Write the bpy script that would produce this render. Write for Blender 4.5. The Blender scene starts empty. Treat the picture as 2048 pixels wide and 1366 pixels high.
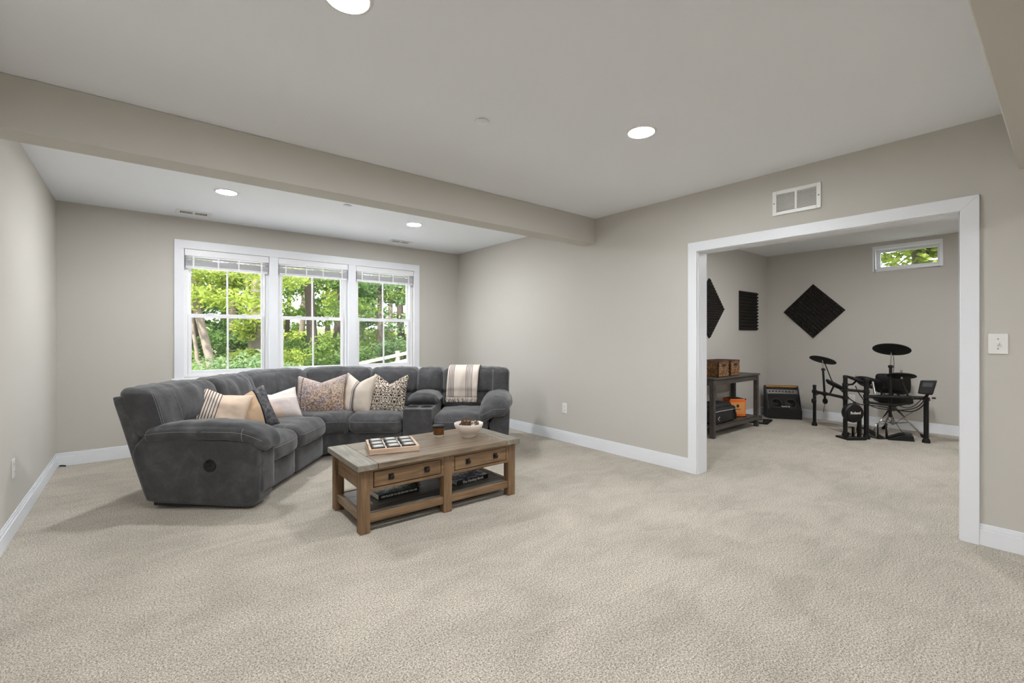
import bpy, bmesh, math, random
from mathutils import Vector, Matrix, noise
import numpy as np
R = math.radians
C = bpy.context.scene.collection
scn = bpy.context.scene
rnd = random.Random(7)
YAW = -math.atan2(743, 910.6)          # the viewing direction, also the sectional's own direction

# ------------------------------------------------------------------ helpers
def lin(c):
    out = []
    for v in c[:3]:
        v = v / 255.0
        out.append(v / 12.92 if v <= 0.04045 else ((v + 0.055) / 1.055) ** 2.4)
    return (out[0], out[1], out[2], 1.0)

class MB:
    """collects geometry and builds ONE mesh object"""
    def __init__(s): s.v = []; s.f = []
    def add(s, vs, fs):
        n = len(s.v); s.v += [tuple(v) for v in vs]; s.f += [tuple(i + n for i in f) for f in fs]; return s
    def box(s, x0, x1, y0, y1, z0, z1):
        vs = [(x, y, z) for z in (z0, z1) for y in (y0, y1) for x in (x0, x1)]
        return s.add(vs, [(0,2,3,1),(4,5,7,6),(0,1,5,4),(2,6,7,3),(0,4,6,2),(1,3,7,5)])
    def cbox(s, c, h): return s.box(c[0]-h[0], c[0]+h[0], c[1]-h[1], c[1]+h[1], c[2]-h[2], c[2]+h[2])
    def prism(s, pts, a, b, axis='z'):
        n = len(pts)
        def mk(p, t): return {'z': (p[0], p[1], t), 'y': (p[0], t, p[1]), 'x': (t, p[0], p[1])}[axis]
        vs = [mk(p, a) for p in pts] + [mk(p, b) for p in pts]
        fs = [tuple(range(n))[::-1], tuple(range(n, 2*n))] + [(i, (i+1) % n, n+(i+1) % n, n+i) for i in range(n)]
        return s.add(vs, fs)
    def tube(s, pts, r, n=10, caps=True):
        pts = [Vector(p) for p in pts]
        rs = r if isinstance(r, (list, tuple)) else [r]*len(pts)
        vs = []; fs = []; ref = None
        for i, p in enumerate(pts):
            t = (pts[min(i+1, len(pts)-1)] - pts[max(i-1, 0)]).normalized()
            if ref is None:
                ref = Vector((0,0,1)) if abs(t.z) < .9 else Vector((1,0,0))
            a = (ref - t*ref.dot(t)).normalized(); b = t.cross(a); ref = a
            for k in range(n):
                q = 2*math.pi*k/n
                vs.append(p + (a*math.cos(q) + b*math.sin(q))*rs[i])
        for i in range(len(pts)-1):
            for k in range(n):
                fs.append((i*n+k, i*n+(k+1) % n, (i+1)*n+(k+1) % n, (i+1)*n+k))
        if caps:
            fs.append(tuple(range(n))[::-1]); m = (len(pts)-1)*n; fs.append(tuple(range(m, m+n)))
        return s.add(vs, fs)
    def lathe(s, prof, c=(0,0,0), n=32, axis=(0,0,1), closed=False):
        q = Vector((0,0,1)).rotation_difference(Vector(axis).normalized())
        vs = []; fs = []
        m = len(prof)
        for (r, z) in prof:
            for k in range(n):
                a = 2*math.pi*k/n
                vs.append(Vector(c) + q @ Vector((r*math.cos(a), r*math.sin(a), z)))
        for i in range(m-1 if not closed else m):
            j = (i+1) % m
            for k in range(n):
                fs.append((i*n+k, i*n+(k+1) % n, j*n+(k+1) % n, j*n+k))
        if not closed:
            if prof[0][0] > 1e-6: fs.append(tuple(range(n))[::-1])
            if prof[-1][0] > 1e-6: fs.append(tuple(range((m-1)*n, m*n)))
        return s.add(vs, fs)
    def build(s, name, mat, parent=None, smooth=False, bevel=0, sub=0, local=True, angle=None, merge=1e-5, seg=2):
        root = parent
        while root is not None and root.parent is not None: root = root.parent
        off = Vector((0,0,0))
        if root is not None and not local: off = Vector(root.location)
        me = bpy.data.meshes.new(name)
        me.from_pydata([(v[0]-off.x, v[1]-off.y, v[2]-off.z) for v in s.v], [], s.f)
        bm = bmesh.new(); bm.from_mesh(me)
        if merge: bmesh.ops.remove_doubles(bm, verts=bm.verts, dist=merge)
        bmesh.ops.recalc_face_normals(bm, faces=bm.faces)
        bm.to_mesh(me); bm.free()
        if smooth:
            me.polygons.foreach_set('use_smooth', [True]*len(me.polygons))
            if angle: me.set_sharp_from_angle(angle=R(angle))
        if mat is not None: me.materials.append(mat)
        o = bpy.data.objects.new(name, me); C.objects.link(o)
        if parent is not None: o.parent = parent
        if bevel:
            m = o.modifiers.new('bevel', 'BEVEL'); m.width = bevel; m.segments = seg; m.limit_method = 'ANGLE'; m.angle_limit = R(40)
        if sub:
            m = o.modifiers.new('sub', 'SUBSURF'); m.levels = sub; m.render_levels = sub
        return o

def tag(o, label=None, cat=None, group=None, kind=None):
    if label: o['label'] = label
    if cat: o['category'] = cat
    if group: o['group'] = group
    if kind: o['kind'] = kind
    return o

def thing(name, label, cat, loc=(0,0,0), rz=0, group=None):
    o = bpy.data.objects.new(name, None); C.objects.link(o)
    o.empty_display_size = .05
    o.location = loc; o.rotation_euler = (0, 0, rz)
    return tag(o, label, cat, group)

def struct(name, mb, mat, label=None, cat=None, **kw):
    o = mb.build(name, mat, **kw)
    return tag(o, label, cat, kind='structure')

def text_mesh(name, body, size, mat, parent, loc, rot, extrude=.0006, align='CENTER', sx=1.0, font_bold=False):
    cu = bpy.data.curves.new(name, 'FONT'); cu.body = body; cu.size = size; cu.extrude = extrude
    cu.align_x = align; cu.align_y = 'CENTER'; cu.resolution_u = 3
    if font_bold: cu.offset = size*.018
    t = bpy.data.objects.new(name, cu); C.objects.link(t)
    dg = bpy.context.evaluated_depsgraph_get()
    me = bpy.data.meshes.new_from_object(t.evaluated_get(dg))
    bpy.data.objects.remove(t); bpy.data.curves.remove(cu)
    me.name = name
    me.materials.clear(); me.materials.append(mat)
    o = bpy.data.objects.new(name, me); C.objects.link(o)
    o.parent = parent; o.location = loc; o.rotation_euler = rot; o.scale = (sx, 1, 1)
    return o

def copy_tree(o, parent=None):
    c = o.copy(); C.objects.link(c)
    if parent is not None: c.parent = parent
    for ch in list(o.children): copy_tree(ch, c)
    return c

# ------------------------------------------------------------------ materials
def newmat(name):
    m = bpy.data.materials.new(name); m.use_nodes = True
    nt = m.node_tree; b = nt.nodes['Principled BSDF']
    return m, nt, b
def N(nt, t, **kw):
    n = nt.nodes.new(t)
    for k, v in kw.items(): setattr(n, k, v)
    return n
def ramp(nt, fac, stops):
    r = N(nt, 'ShaderNodeValToRGB')
    e = r.color_ramp.elements
    while len(e) < len(stops): e.new(.5)
    for el, (p, c) in zip(e, stops): el.position = p; el.color = c
    nt.links.new(fac, r.inputs['Fac']); return r.outputs['Color']
def coord(nt, scale=(1,1,1), rot=(0,0,0), out='Object', loc=(0,0,0)):
    t = N(nt, 'ShaderNodeTexCoord'); m = N(nt, 'ShaderNodeMapping')
    m.inputs['Scale'].default_value = scale; m.inputs['Rotation'].default_value = rot; m.inputs['Location'].default_value = loc
    nt.links.new(t.outputs[out], m.inputs['Vector']); return m.outputs['Vector']
def nz(nt, vec, scale, detail=4, rough=.6, dist=0):
    n = N(nt, 'ShaderNodeTexNoise'); n.inputs['Scale'].default_value = scale
    n.inputs['Detail'].default_value = detail; n.inputs['Roughness'].default_value = rough; n.inputs['Distortion'].default_value = dist
    if vec is not None: nt.links.new(vec, n.inputs['Vector'])
    return n.outputs['Fac']
def bump(nt, b, h, strength=.3, dist=.01):
    n = N(nt, 'ShaderNodeBump'); n.inputs['Strength'].default_value = strength; n.inputs['Distance'].default_value = dist
    nt.links.new(h, n.inputs['Height']); nt.links.new(n.outputs['Normal'], b.inputs['Normal'])
def plain(name, c, rough=.5, metal=0, var=0, vs=20, bmp=0, bs=200, bd=.002, spec=None, sheen=0, coat=0):
    m, nt, b = newmat(name)
    col = lin(c); b.inputs['Base Color'].default_value = col
    b.inputs['Roughness'].default_value = rough; b.inputs['Metallic'].default_value = metal
    if spec is not None: b.inputs['Specular IOR Level'].default_value = spec
    if sheen: b.inputs['Sheen Weight'].default_value = sheen; b.inputs['Sheen Roughness'].default_value = .5
    if coat: b.inputs['Coat Weight'].default_value = coat
    v = coord(nt)
    if var:
        lo = tuple(x*(1-var) for x in col[:3]) + (1,); hi = tuple(min(1, x*(1+var)) for x in col[:3]) + (1,)
        nt.links.new(ramp(nt, nz(nt, v, vs), [(.3, lo), (.7, hi)]), b.inputs['Base Color'])
    if bmp: bump(nt, b, nz(nt, v, bs, 3), bmp, bd)
    return m
def emis(name, c, s):
    m = bpy.data.materials.new(name); m.use_nodes = True; nt = m.node_tree; nt.nodes.clear()
    e = N(nt, 'ShaderNodeEmission'); e.inputs['Color'].default_value = c; e.inputs['Strength'].default_value = s
    o = N(nt, 'ShaderNodeOutputMaterial'); nt.links.new(e.outputs[0], o.inputs[0]); return m
def mix(nt, fac, a, b):
    m = N(nt, 'ShaderNodeMix', data_type='RGBA')
    for s, v in ((m.inputs['Factor'], fac), (m.inputs['A'], a), (m.inputs['B'], b)):
        if hasattr(v, 'links'): nt.links.new(v, s)
        else: s.default_value = v
    return m.outputs['Result']
def mth(nt, op, a, b=0.0, clamp=False):
    m = N(nt, 'ShaderNodeMath', operation=op); m.use_clamp = clamp
    for s, v in ((m.inputs[0], a), (m.inputs[1], b)):
        if hasattr(v, 'links'): nt.links.new(v, s)
        else: s.default_value = v
    return m.outputs[0]
def sep(nt, vec):
    s = N(nt, 'ShaderNodeSeparateXYZ'); nt.links.new(vec, s.inputs[0]); return s.outputs

WALL = plain('wall_paint', (200, 196, 189), .75, bmp=.05, bs=350, bd=.001)
CEIL = plain('ceiling_paint', (243, 246, 251), .85, bmp=.04, bs=300, bd=.001)
TRIM = plain('white_trim_paint', (237, 239, 244), .42)
VINYL = plain('white_vinyl', (240, 240, 243), .35)
PLAST = plain('white_plastic', (236, 235, 232), .35)
GREY = plain('grey_slot', (120, 120, 122), .5)
DARK = plain('dark_gap', (40, 40, 42), .8)  # flat dark that stands in for shade in gaps, holes and recesses
BLACKM = plain('black_metal', (19, 18, 17), .45, spec=.35)
BLACKP = plain('black_plastic', (21, 20, 20), .5, spec=.4)
BLACKR = plain('black_rubber', (18, 17, 17), .62, spec=.35)
CHROME = plain('chrome', (205, 203, 200), .18, metal=1)
STEELD = plain('dark_steel', (90, 88, 86), .35, metal=1)

def carpet():
    m, nt, b = newmat('beige_carpet')
    v = coord(nt)
    fine = nz(nt, v, 240, 2, .7)
    mid = nz(nt, v, 125, 3, .85)
    big = nz(nt, v, 1.6, 3, .55, .6)
    streak = nz(nt, coord(nt, (1.0, 2.4, 1), (0, 0, R(38))), 2.4, 4, .6, 1.2)
    mm = mth(nt, 'ADD', mth(nt, 'MULTIPLY', fine, .4), mth(nt, 'MULTIPLY', mid, .6))
    c1 = ramp(nt, mm, [(.37, lin((72, 64, 55))), (.46, lin((150, 141, 128))), (.50, lin((176, 168, 155))), (.61, lin((228, 221, 210)))])
    sh = ramp(nt, mth(nt, 'ADD', mth(nt, 'MULTIPLY', big, .5), mth(nt, 'MULTIPLY', streak, .5)), [(.38, (.83,.83,.825,1)), (.5, (.95,.95,.95,1)), (.60, (1.04,1.04,1.04,1))])
    mu = N(nt, 'ShaderNodeMix', data_type='RGBA', blend_type='MULTIPLY'); mu.inputs['Factor'].default_value = 1
    nt.links.new(c1, mu.inputs['A']); nt.links.new(sh, mu.inputs['B'])
    nt.links.new(mu.outputs['Result'], b.inputs['Base Color'])
    b.inputs['Roughness'].default_value = .95; b.inputs['Specular IOR Level'].default_value = .1
    b.inputs['Sheen Weight'].default_value = .15
    bump(nt, b, fine, .25, .003)
    return m
CARPET = carpet()

def glass(name, refl=.05):
    m = bpy.data.materials.new(name); m.use_nodes = True; nt = m.node_tree; nt.nodes.clear()
    t = N(nt, 'ShaderNodeBsdfTransparent'); g = N(nt, 'ShaderNodeBsdfGlossy'); g.inputs['Roughness'].default_value = .02
    t.inputs['Color'].default_value = (.97, .98, .98, 1)
    mx = N(nt, 'ShaderNodeMixShader'); mx.inputs[0].default_value = refl
    o = N(nt, 'ShaderNodeOutputMaterial')
    nt.links.new(t.outputs[0], mx.inputs[1]); nt.links.new(g.outputs[0], mx.inputs[2]); nt.links.new(mx.outputs[0], o.inputs[0])
    return m
GLASS = glass('window_glass')

# ------------------------------------------------------------------ room shell
H = 2.6
XL, XR, YW = -.64, 3.98, 6.25          # left wall, right wall (room side), window wall
XM0, XM1, YM = 4.13, 8.08, 3.19        # music room
YB = -4.6                              # the wall behind the camera
YMB = -2.6
def wall_with_holes(mb, axis, a, b, u0, u1, holes, z1=H):
    """slab between a and b along the axis; holes are (u0,u1,z0,z1)"""
    def bx(p, q, z0, z):
        if q - p < 1e-4 or z - z0 < 1e-4: return
        if axis == 'y': mb.box(p, q, a, b, z0, z)
        else: mb.box(a, b, p, q, z0, z)
    cur = u0
    for (h0, h1, z0, zt) in sorted(holes):
        bx(cur, h0, 0, z1); bx(h0, h1, 0, z0); bx(h0, h1, zt, z1); cur = h1
    bx(cur, u1, 0, z1)
    return mb
struct('floor', MB().box(XL-.15, XM1+.15, YB-.15, YW+.15, -.12, 0), CARPET)
struct('ceiling', MB().box(XL-.15, XM1+.15, YB-.15, YW+.15, H, H+.12), CEIL)
struct('wall_left', MB().box(XL-.15, XL, YB, YW, 0, H), WALL)
WINS = [(.376, 1.229), (1.330, 2.201), (2.305, 3.185)]
WZ0, WZ1 = .815, 2.254
struct('wall_back', wall_with_holes(MB(), 'y', YW, YW+.15, XL-.15, XR+.15, [(WINS[0][0], WINS[2][1], WZ0, WZ1)]), WALL)
OY0, OY1, OZ = .44, 2.165, 2.049
struct('wall_right', wall_with_holes(MB(), 'x', XR, XM0, YB, YW, [(OY0-.012, OY1+.012, 0, OZ+.012)]), WALL)
struct('wall_rear', MB().box(XL-.15, XM1+.15, YB-.15, YB, 0, H), WALL)
W4 = (1.04, 1.78, 2.19, 2.545)
struct('wall_music_far', wall_with_holes(MB(), 'x', XM1, XM1+.15, YMB, YM+.15, [(W4[0]+.0, W4[1], W4[2], W4[3])]), WALL)
struct('wall_music_left', MB().box(XM0, XM1, YM, YM+.15, 0, H), WALL)
struct('wall_music_right', MB().box(XM0, XM1+.15, YMB-.15, YMB, 0, H), WALL)
# dropped beams
struct('ceiling_beam', MB().box(XL, XR, 3.39, 3.59, 2.32, H), WALL, bevel=.006)
struct('ceiling_soffit', MB().box(XL, XR, -.75, .19, 2.25, H), WALL, bevel=.006)

# baseboards (three-step moulded profile)
def base_run(mb, axis, at, s, u0, u1):
    for t, z0, z1 in ((.016, 0, .098), (.011, .098, .118), (.006, .118, .131)):
        if axis == 'x': mb.box(min(at, at+s*t), max(at, at+s*t), u0, u1, z0, z1)
        else: mb.box(u0, u1, min(at, at+s*t), max(at, at+s*t), z0, z1)
    return mb
struct('baseboard_left', base_run(MB(), 'x', XL, 1, YB, YW), TRIM, bevel=.003)
struct('baseboard_back', base_run(MB(), 'y', YW, -1, XL, XR), TRIM, bevel=.003)
struct('baseboard_right', base_run(base_run(MB(), 'x', XR, -1, OY1+.091, YW), 'x', XR, -1, YB, OY0-.088), TRIM, bevel=.003)
struct('baseboard_music_left', base_run(MB(), 'y', YM, -1, XM0, XM1), TRIM, bevel=.003)
struct('baseboard_music_far', base_run(MB(), 'x', XM1, -1, YMB, YM), TRIM, bevel=.003)

# cased opening
mb = MB()
mb.box(XR, XM0, OY0-.012, OY0, 0, OZ+.012); mb.box(XR, XM0, OY1, OY1+.012, 0, OZ+.012); mb.box(XR, XM0, OY0, OY1, OZ, OZ+.012)
struct('door_1', mb, TRIM, 'white lined opening in the right wall leading into the music room', 'doorway', bevel=.002)
def casing(x0, x1):
    m = MB(); w = .085; e = .006
    yl, yr, zt = OY0-e-w, OY1+e+w, OZ+e+w
    m.add([(x, y, z) for x in (x0, x1) for (y, z) in ((yl, 0), (OY0-e, 0), (OY0-e, OZ+e), (yl, zt))],
          [(0,1,2,3),(7,6,5,4),(0,4,5,1),(1,5,6,2),(2,6,7,3),(3,7,4,0)])
    m.add([(x, y, z) for x in (x0, x1) for (y, z) in ((yr, 0), (OY1+e, 0), (OY1+e, OZ+e), (yr, zt))],
          [(0,1,2,3),(7,6,5,4),(0,4,5,1),(1,5,6,2),(2,6,7,3),(3,7,4,0)])
    m.add([(x, y, z) for x in (x0, x1) for (y, z) in ((OY0-e, OZ+e), (OY1+e, OZ+e), (yr, zt), (yl, zt))],
          [(0,1,2,3),(7,6,5,4),(0,4,5,1),(1,5,6,2),(2,6,7,3),(3,7,4,0)])
    return m
struct('trim_1', casing(XR-.02, XR), TRIM, merge=None, bevel=.002)
struct('trim_2', casing(XM0, XM0+.02), TRIM, merge=None, bevel=.002)

# triple window: casing, sill and mullion boards
mb = MB(); y0, y1 = YW-.02, YW
x0, x1 = WINS[0][0], WINS[2][1]
mb.box(x0-.09, x0, y0, y1, WZ0-.01, WZ1); mb.box(x1, x1+.09, y0, y1, WZ0-.01, WZ1); mb.box(x0-.09, x1+.09, y0, y1, WZ1, WZ1+.095)
for a, b in ((WINS[0][1], WINS[1][0]), (WINS[1][1], WINS[2][0])): mb.box(a, b, y0, YW+.1, WZ0, WZ1)
struct('trim_3', mb, TRIM, bevel=.003)
mb = MB(); mb.box(x0-.12, x1+.12, YW-.05, YW+.02, WZ0-.035, WZ0-.008); mb.box(x0-.09, x1+.09, YW-.02, YW, WZ0-.12, WZ0-.035)
struct('trim_4', mb, TRIM, bevel=.004)

def window(i, a, b):
    w = thing('window_%d' % i, ['left', 'middle', 'right'][i-1] + ' double-hung window of the triple window behind the sofa', 'window', ((a+b)/2, YW+.06, WZ0))
    w['kind'] = 'structure'
    fr = MB(); f = .035
    yo, yi = YW+.13, YW+.035
    for (p, q, r_, s_) in ((a, a+f, WZ0, WZ1), (b-f, b, WZ0, WZ1), (a+f, b-f, WZ0, WZ0+.03), (a+f, b-f, WZ1-.035, WZ1)):
        fr.box(p, q, yi, yo, r_, s_)
    # inner stops
    fr.box(a+f, a+f+.012, yi+.03, yo, WZ0+.03, WZ1-.035); fr.box(b-f-.012, b-f, yi+.03, yo, WZ0+.03, WZ1-.035)
    fr.build('window_frame', VINYL, w, local=False, bevel=.003)
    zm = 1.51
    for nm, z0, z1, yy in (('lower_sash', WZ0+.03, zm+.02, YW+.055), ('upper_sash', zm-.02, WZ1-.035, YW+.09)):
        sx = .035 if nm == 'lower_sash' else .032
        m = MB(); p, q = a+f+.004, b-f-.004
        bt = .04 if nm == 'lower_sash' else .038
        m.box(p, p+sx, yy, yy+.03, z0, z1); m.box(q-sx, q, yy, yy+.03, z0, z1)
        m.box(p+sx, q-sx, yy, yy+.03, z0, z0+bt); m.box(p+sx, q-sx, yy, yy+.03, z1-.038, z1)
        if nm == 'lower_sash':
            for t in (.28, .72): m.box(p+(q-p)*t-.025, p+(q-p)*t+.025, yy-.008, yy+.01, z1-.004, z1+.012)
        sa = m.build(nm, VINYL, w, local=False, bevel=.003)
        MB().box((p+q)/2-.009, (p+q)/2+.009, yy+.009, yy+.021, z0+bt, z1-.038).build('muntin', VINYL, sa, local=False)
        MB().box(p+sx, q-sx, yy+.013, yy+.017, z0+bt, z1-.038).build('pane', GLASS, sa, local=False)
for i, (a, b) in enumerate(WINS): window(i+1, a, b)

# blinds, raised into a short stack at the head of each window
SLAT = plain('blind_white', (226, 226, 230), .45)
def blind(i, a, b):
    t = thing('window_blind', ['white slatted blind gathered at the top of the left window', 'white slatted blind gathered at the top of the middle window', 'white slatted blind gathered at the top of the right window'][i], 'blind', ((a+b)/2, YW+.0, 2.05), group=None)
    MB().box(a+.004, b-.004, YW-.012, YW+.03, 2.178, 2.252).build('valance', VINYL, t, local=False, bevel=.004)
    m = MB()
    for k in range(16):
        z = 2.165 - k*.0052 - (0.012 if k > 3 else 0); o = rnd.uniform(-.002, .002)
        m.box(a+.012, b-.016, YW-.014+o, YW+.034+o, z-.0018, z+.0008)
    m.build('slats', SLAT, t, local=False)
    MB().box(a+.012, b-.016, YW-.014, YW+.032, 2.042, 2.068).build('bottom_rail', SLAT, t, local=False, bevel=.003)
    for q in (.1, .38, .62, .9):
        x = a + (b-a)*q
        MB().box(x-.008, x+.008, YW-.018, YW-.0155, 2.045, 2.175).build('ladder_tape', VINYL, t, local=False)
for i, (a, b) in enumerate(WINS): blind(i, a, b)

# small high window of the music room
a, b, z0, z1 = W4
w = thing('window_4', 'small high window in the far wall of the music room', 'window', (XM1, (a+b)/2, z0)); w['kind'] = 'structure'
m = MB()
for (p, q, r_, s_) in ((a, a+.03, z0, z1), (b-.03, b, z0, z1), (a+.03, b-.03, z0, z0+.035), (a+.03, b-.03, z1-.045, z1)):
    m.box(XM1-.012, XM1+.145, p, q, r_, s_)
m.build('window_frame', VINYL, w, local=False, bevel=.004)
m = MB(); p, q, r_, s_ = a+.03, b-.03, z0+.035, z1-.045
for (e, f_, g_, h_) in ((p, p+.04, r_, s_), (q-.04, q, r_, s_), (p+.04, q-.04, r_, r_+.035), (p+.04, q-.04, s_-.035, s_)):
    m.box(XM1+.10, XM1+.14, e, f_, g_, h_)
m.box(XM1+.088, XM1+.105, (a+b)/2-.02, (a+b)/2+.02, s_-.03, s_-.01)
sa = m.build('sash', plain('sash_grey', (216, 216, 219), .4), w, local=False, bevel=.003)
MB().box(XM1+.118, XM1+.122, p+.04, q-.04, r_+.035, s_-.035).build('pane', GLASS, sa, local=False)

# ------------------------------------------------------------------ ceiling fixtures
LENS = emis('lamp_lens', (.965, .985, 1.0, 1), 525)
LENSM = emis('lamp_lens_music', (.97, .985, 1.0, 1), 620)
def can(x, y, label, z=H, lens=LENS):
    t = thing('recessed_light', label, 'light', (x, y, z))
    MB().lathe([(.078, -.001), (.082, -.006), (.094, -.005), (.098, 0), (.078, 0)], (0,0,0), 40).build('trim_ring', PLAST, t, smooth=True, angle=50)
    MB().lathe([(0.0001, -.003), (.078, -.003), (.078, -.001), (.0001, -.001)], (0,0,0), 40).build('lens', lens, t)
    return t
can(.629, 1.79, 'round recessed light at the top edge of the photo, nearest the camera')
can(2.52, 1.76, 'round recessed light on the near ceiling, right of the round cover plate')
can(.612, 4.90, 'round recessed light beyond the beam, at the left near the slatted ceiling vent')
can(2.513, 4.917, 'round recessed light beyond the beam, at the right before the right wall')
for x, l in ((.63, 'left'), (2.52, 'right')):  # unseen lights added to brighten the near right wall and floor
    can(x, -1.9, 'added unseen recessed light behind the camera that brightens the near room, the %s one of two' % l)
can(5.9, 1.45, 'round recessed light in the music room ceiling, hidden by the door head', lens=LENSM)
can(5.9, -.9, 'round recessed light deep in the music room, out of sight', lens=LENSM)
for x, y, l in ((1.631, 2.291, 'round white cover plate in the middle of the near ceiling'), (1.626, 4.63, 'round white cover plate on the far ceiling, half hidden by the beam')):
    t = thing('ceiling_cover_plate', l, 'cover plate', (x, y, H))
    MB().lathe([(.0001, -.012), (.036, -.012), (.042, -.009), (.042, -.004), (.0001, -.004)], n=32).build('cover', CEIL, t, smooth=True, angle=40)
    MB().lathe([(.0001, -.004), (.036, -.004), (.036, 0), (.0001, 0)], n=24).build('collar', GREY, t)
def ceil_vent(x0, x1, y0, y1, label):
    t = thing('ceiling_vent', label, 'vent', ((x0+x1)/2, (y0+y1)/2, H))
    m = MB(); z0, z1 = H-.008, H
    m.box(x0, x1, y0, y0+.03, z0, z1); m.box(x0, x1, y1-.03, y1, z0, z1); m.box(x0, x0+.04, y0+.03, y1-.03, z0, z1); m.box(x1-.04, x1, y0+.03, y1-.03, z0, z1)
    xm = (x0+x1)/2; m.box(xm-.012, xm+.012, y0+.03, y1-.03, z0, z1)
    m.build('vent_frame', PLAST, t, local=False, bevel=.002)
    MB().box(x0+.04, x1-.04, y0+.03, y1-.03, H-.0076, H-.0005).build('duct_shade_sheet', DARK, t, local=False)  # near-flush dark fill that paints the shade between the louvers
    n = 18
    for k in range(n):
        x = x0+.045 + (x1-x0-.09)*(k+.5)/n
        if abs(x-xm) < .016: continue
        mm = MB().box(x-.0024, x+.0024, y0+.03, y1-.03, H-.0082, H-.0074)
        mm.build('louver', PLAST, t, local=False)
ceil_vent(.285, .60, 5.86, 6.02, 'slatted white vent in the far ceiling above the left window')
ceil_vent(2.66, 2.97, 5.84, 5.99, 'slatted white vent in the far ceiling above the right window')
# return grille on the right wall
t = thing('return_air_grille', 'white louvered grille on the right wall above the opening', 'vent', (XR, 1.355, 2.342))
y0, y1, z0, z1 = 1.185, 1.525, 2.246, 2.439
m = MB(); xa, xb = XR-.014, XR
m.box(xa, xb, y0, y0+.03, z0, z1); m.box(xa, xb, y1-.03, y1, z0, z1); m.box(xa, xb, y0+.03, y1-.03, z0, z0+.027); m.box(xa, xb, y0+.03, y1-.03, z1-.027, z1)
m.box(xa, xb, 1.347, 1.363, z0+.027, z1-.027)
m.build('grille_frame', PLAST, t, local=False, bevel=.003)
MB().box(XR-.003, XR-.0005, y0+.03, y1-.03, z0+.027, z1-.027).build('duct_shade_sheet', GREY, t, local=False)  # grey sheet painted as the shaded duct behind the louvers
for side in ((y0+.03, 1.347), (1.363, y1-.03)):
    for k in range(15):
        z = z0+.032 + k*(z1-z0-.06)/14.5
        MB().add([(XR-.012, side[0], z-.002), (XR-.004, side[0], z+.0055), (XR-.004, side[0], z+.0068), (XR-.012, side[0], z-.0007), (XR-.012, side[1], z-.002), (XR-.004, side[1], z+.0055), (XR-.004, side[1], z+.0068), (XR-.012, side[1], z-.0007)],
                 [(0,1,2,3),(7,6,5,4),(0,4,5,1),(1,5,6,2),(2,6,7,3),(3,7,4,0)]).build('louver', PLAST, t, local=False)
for y in (y0+.014, y1-.014): MB().lathe([(.0001, .0), (.005, .0), (.005, .002), (.0001, .003)], (XR-.014, y, 2.342), 12, (-1,0,0)).build('screw', GREY, t, local=False)

# switch and outlets
t = thing('light_switch', 'white toggle switch plate on the right wall beside the opening', 'light switch', (XR, .272, 1.228))
MB().box(XR-.007, XR, .23, .314, 1.167, 1.289).build('plate', PLAST, t, local=False, bevel=.005, seg=3)
MB().box(XR-.0085, XR-.006, .267, .277, 1.213, 1.242).build('toggle_slot', PLAST, t, local=False, bevel=.001)
MB().add([(XR-.008, .268, 1.222), (XR-.008, .276, 1.222), (XR-.008, .276, 1.236), (XR-.008, .268, 1.236), (XR-.022, .2695, 1.219), (XR-.022, .2745, 1.219), (XR-.020, .2745, 1.227), (XR-.020, .2695, 1.227)],
         [(0,1,2,3),(7,6,5,4),(0,4,5,1),(1,5,6,2),(2,6,7,3),(3,7,4,0)]).build('toggle', PLAST, t, local=False, bevel=.001)
for z in (1.198, 1.257): MB().lathe([(.0001, 0), (.0035, 0), (.003, .0015), (.0001, .0018)], (XR-.007, .272, z), 12, (-1,0,0)).build('screw', GREY, t, local=False)
def outlet(loc, axis, sgn, label):
    """axis 'x': on a wall facing +-x"""
    x, y, z = loc
    t = thing('wall_outlet', label, 'outlet', loc)
    def bx(m, u0, u1, d0, d1, za, zb):
        if axis == 'x': m.box(min(x+sgn*d0, x+sgn*d1), max(x+sgn*d0, x+sgn*d1), y+u0, y+u1, z+za, z+zb)
        else: m.box(x+u0, x+u1, min(y+sgn*d0, y+sgn*d1), max(y+sgn*d0, y+sgn*d1), z+za, z+zb)
        return m
    bx(MB(), -.039, .039, 0, .006, -.062, .062).build('plate', PLAST, t, local=False, bevel=.004)
    for dz in (-.024, .024):
        f = bx(MB(), -.016, .016, .005, .009, dz-.017, dz+.017).build('socket', PLAST, t, local=False, bevel=.003)
        m = MB(); bx(m, -.008, -.0055, .009, .0094, dz-.003, dz+.008); bx(m, .0055, .008, .009, .0094, dz-.003, dz+.008); bx(m, -.0025, .0025, .009, .0094, dz-.012, dz-.007)
        m.build('slots', GREY, f, local=False)
outlet((XR, 3.864, .405), 'x', -1, 'white outlet low on the right wall past the sofa')
outlet((XL, 4.315, .42), 'x', 1, 'white outlet low on the left wall')
outlet((XM1, 2.02, .36), 'x', -1, 'white outlet on the far wall behind the drum kit')
outlet((6.15, YM, .40), 'y', -1, 'white outlet on the wall behind the dark console table')
m = MB(); m.tube([(XL+.03, YW-.03, .012), (XL+.05, YW-.045, .014), (XL+.075, YW-.05, .008)], .007, 8)
tag(m.build('cable_end', BLACKR), 'short black cable end lying in the left corner by the baseboard', 'cable')
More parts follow.
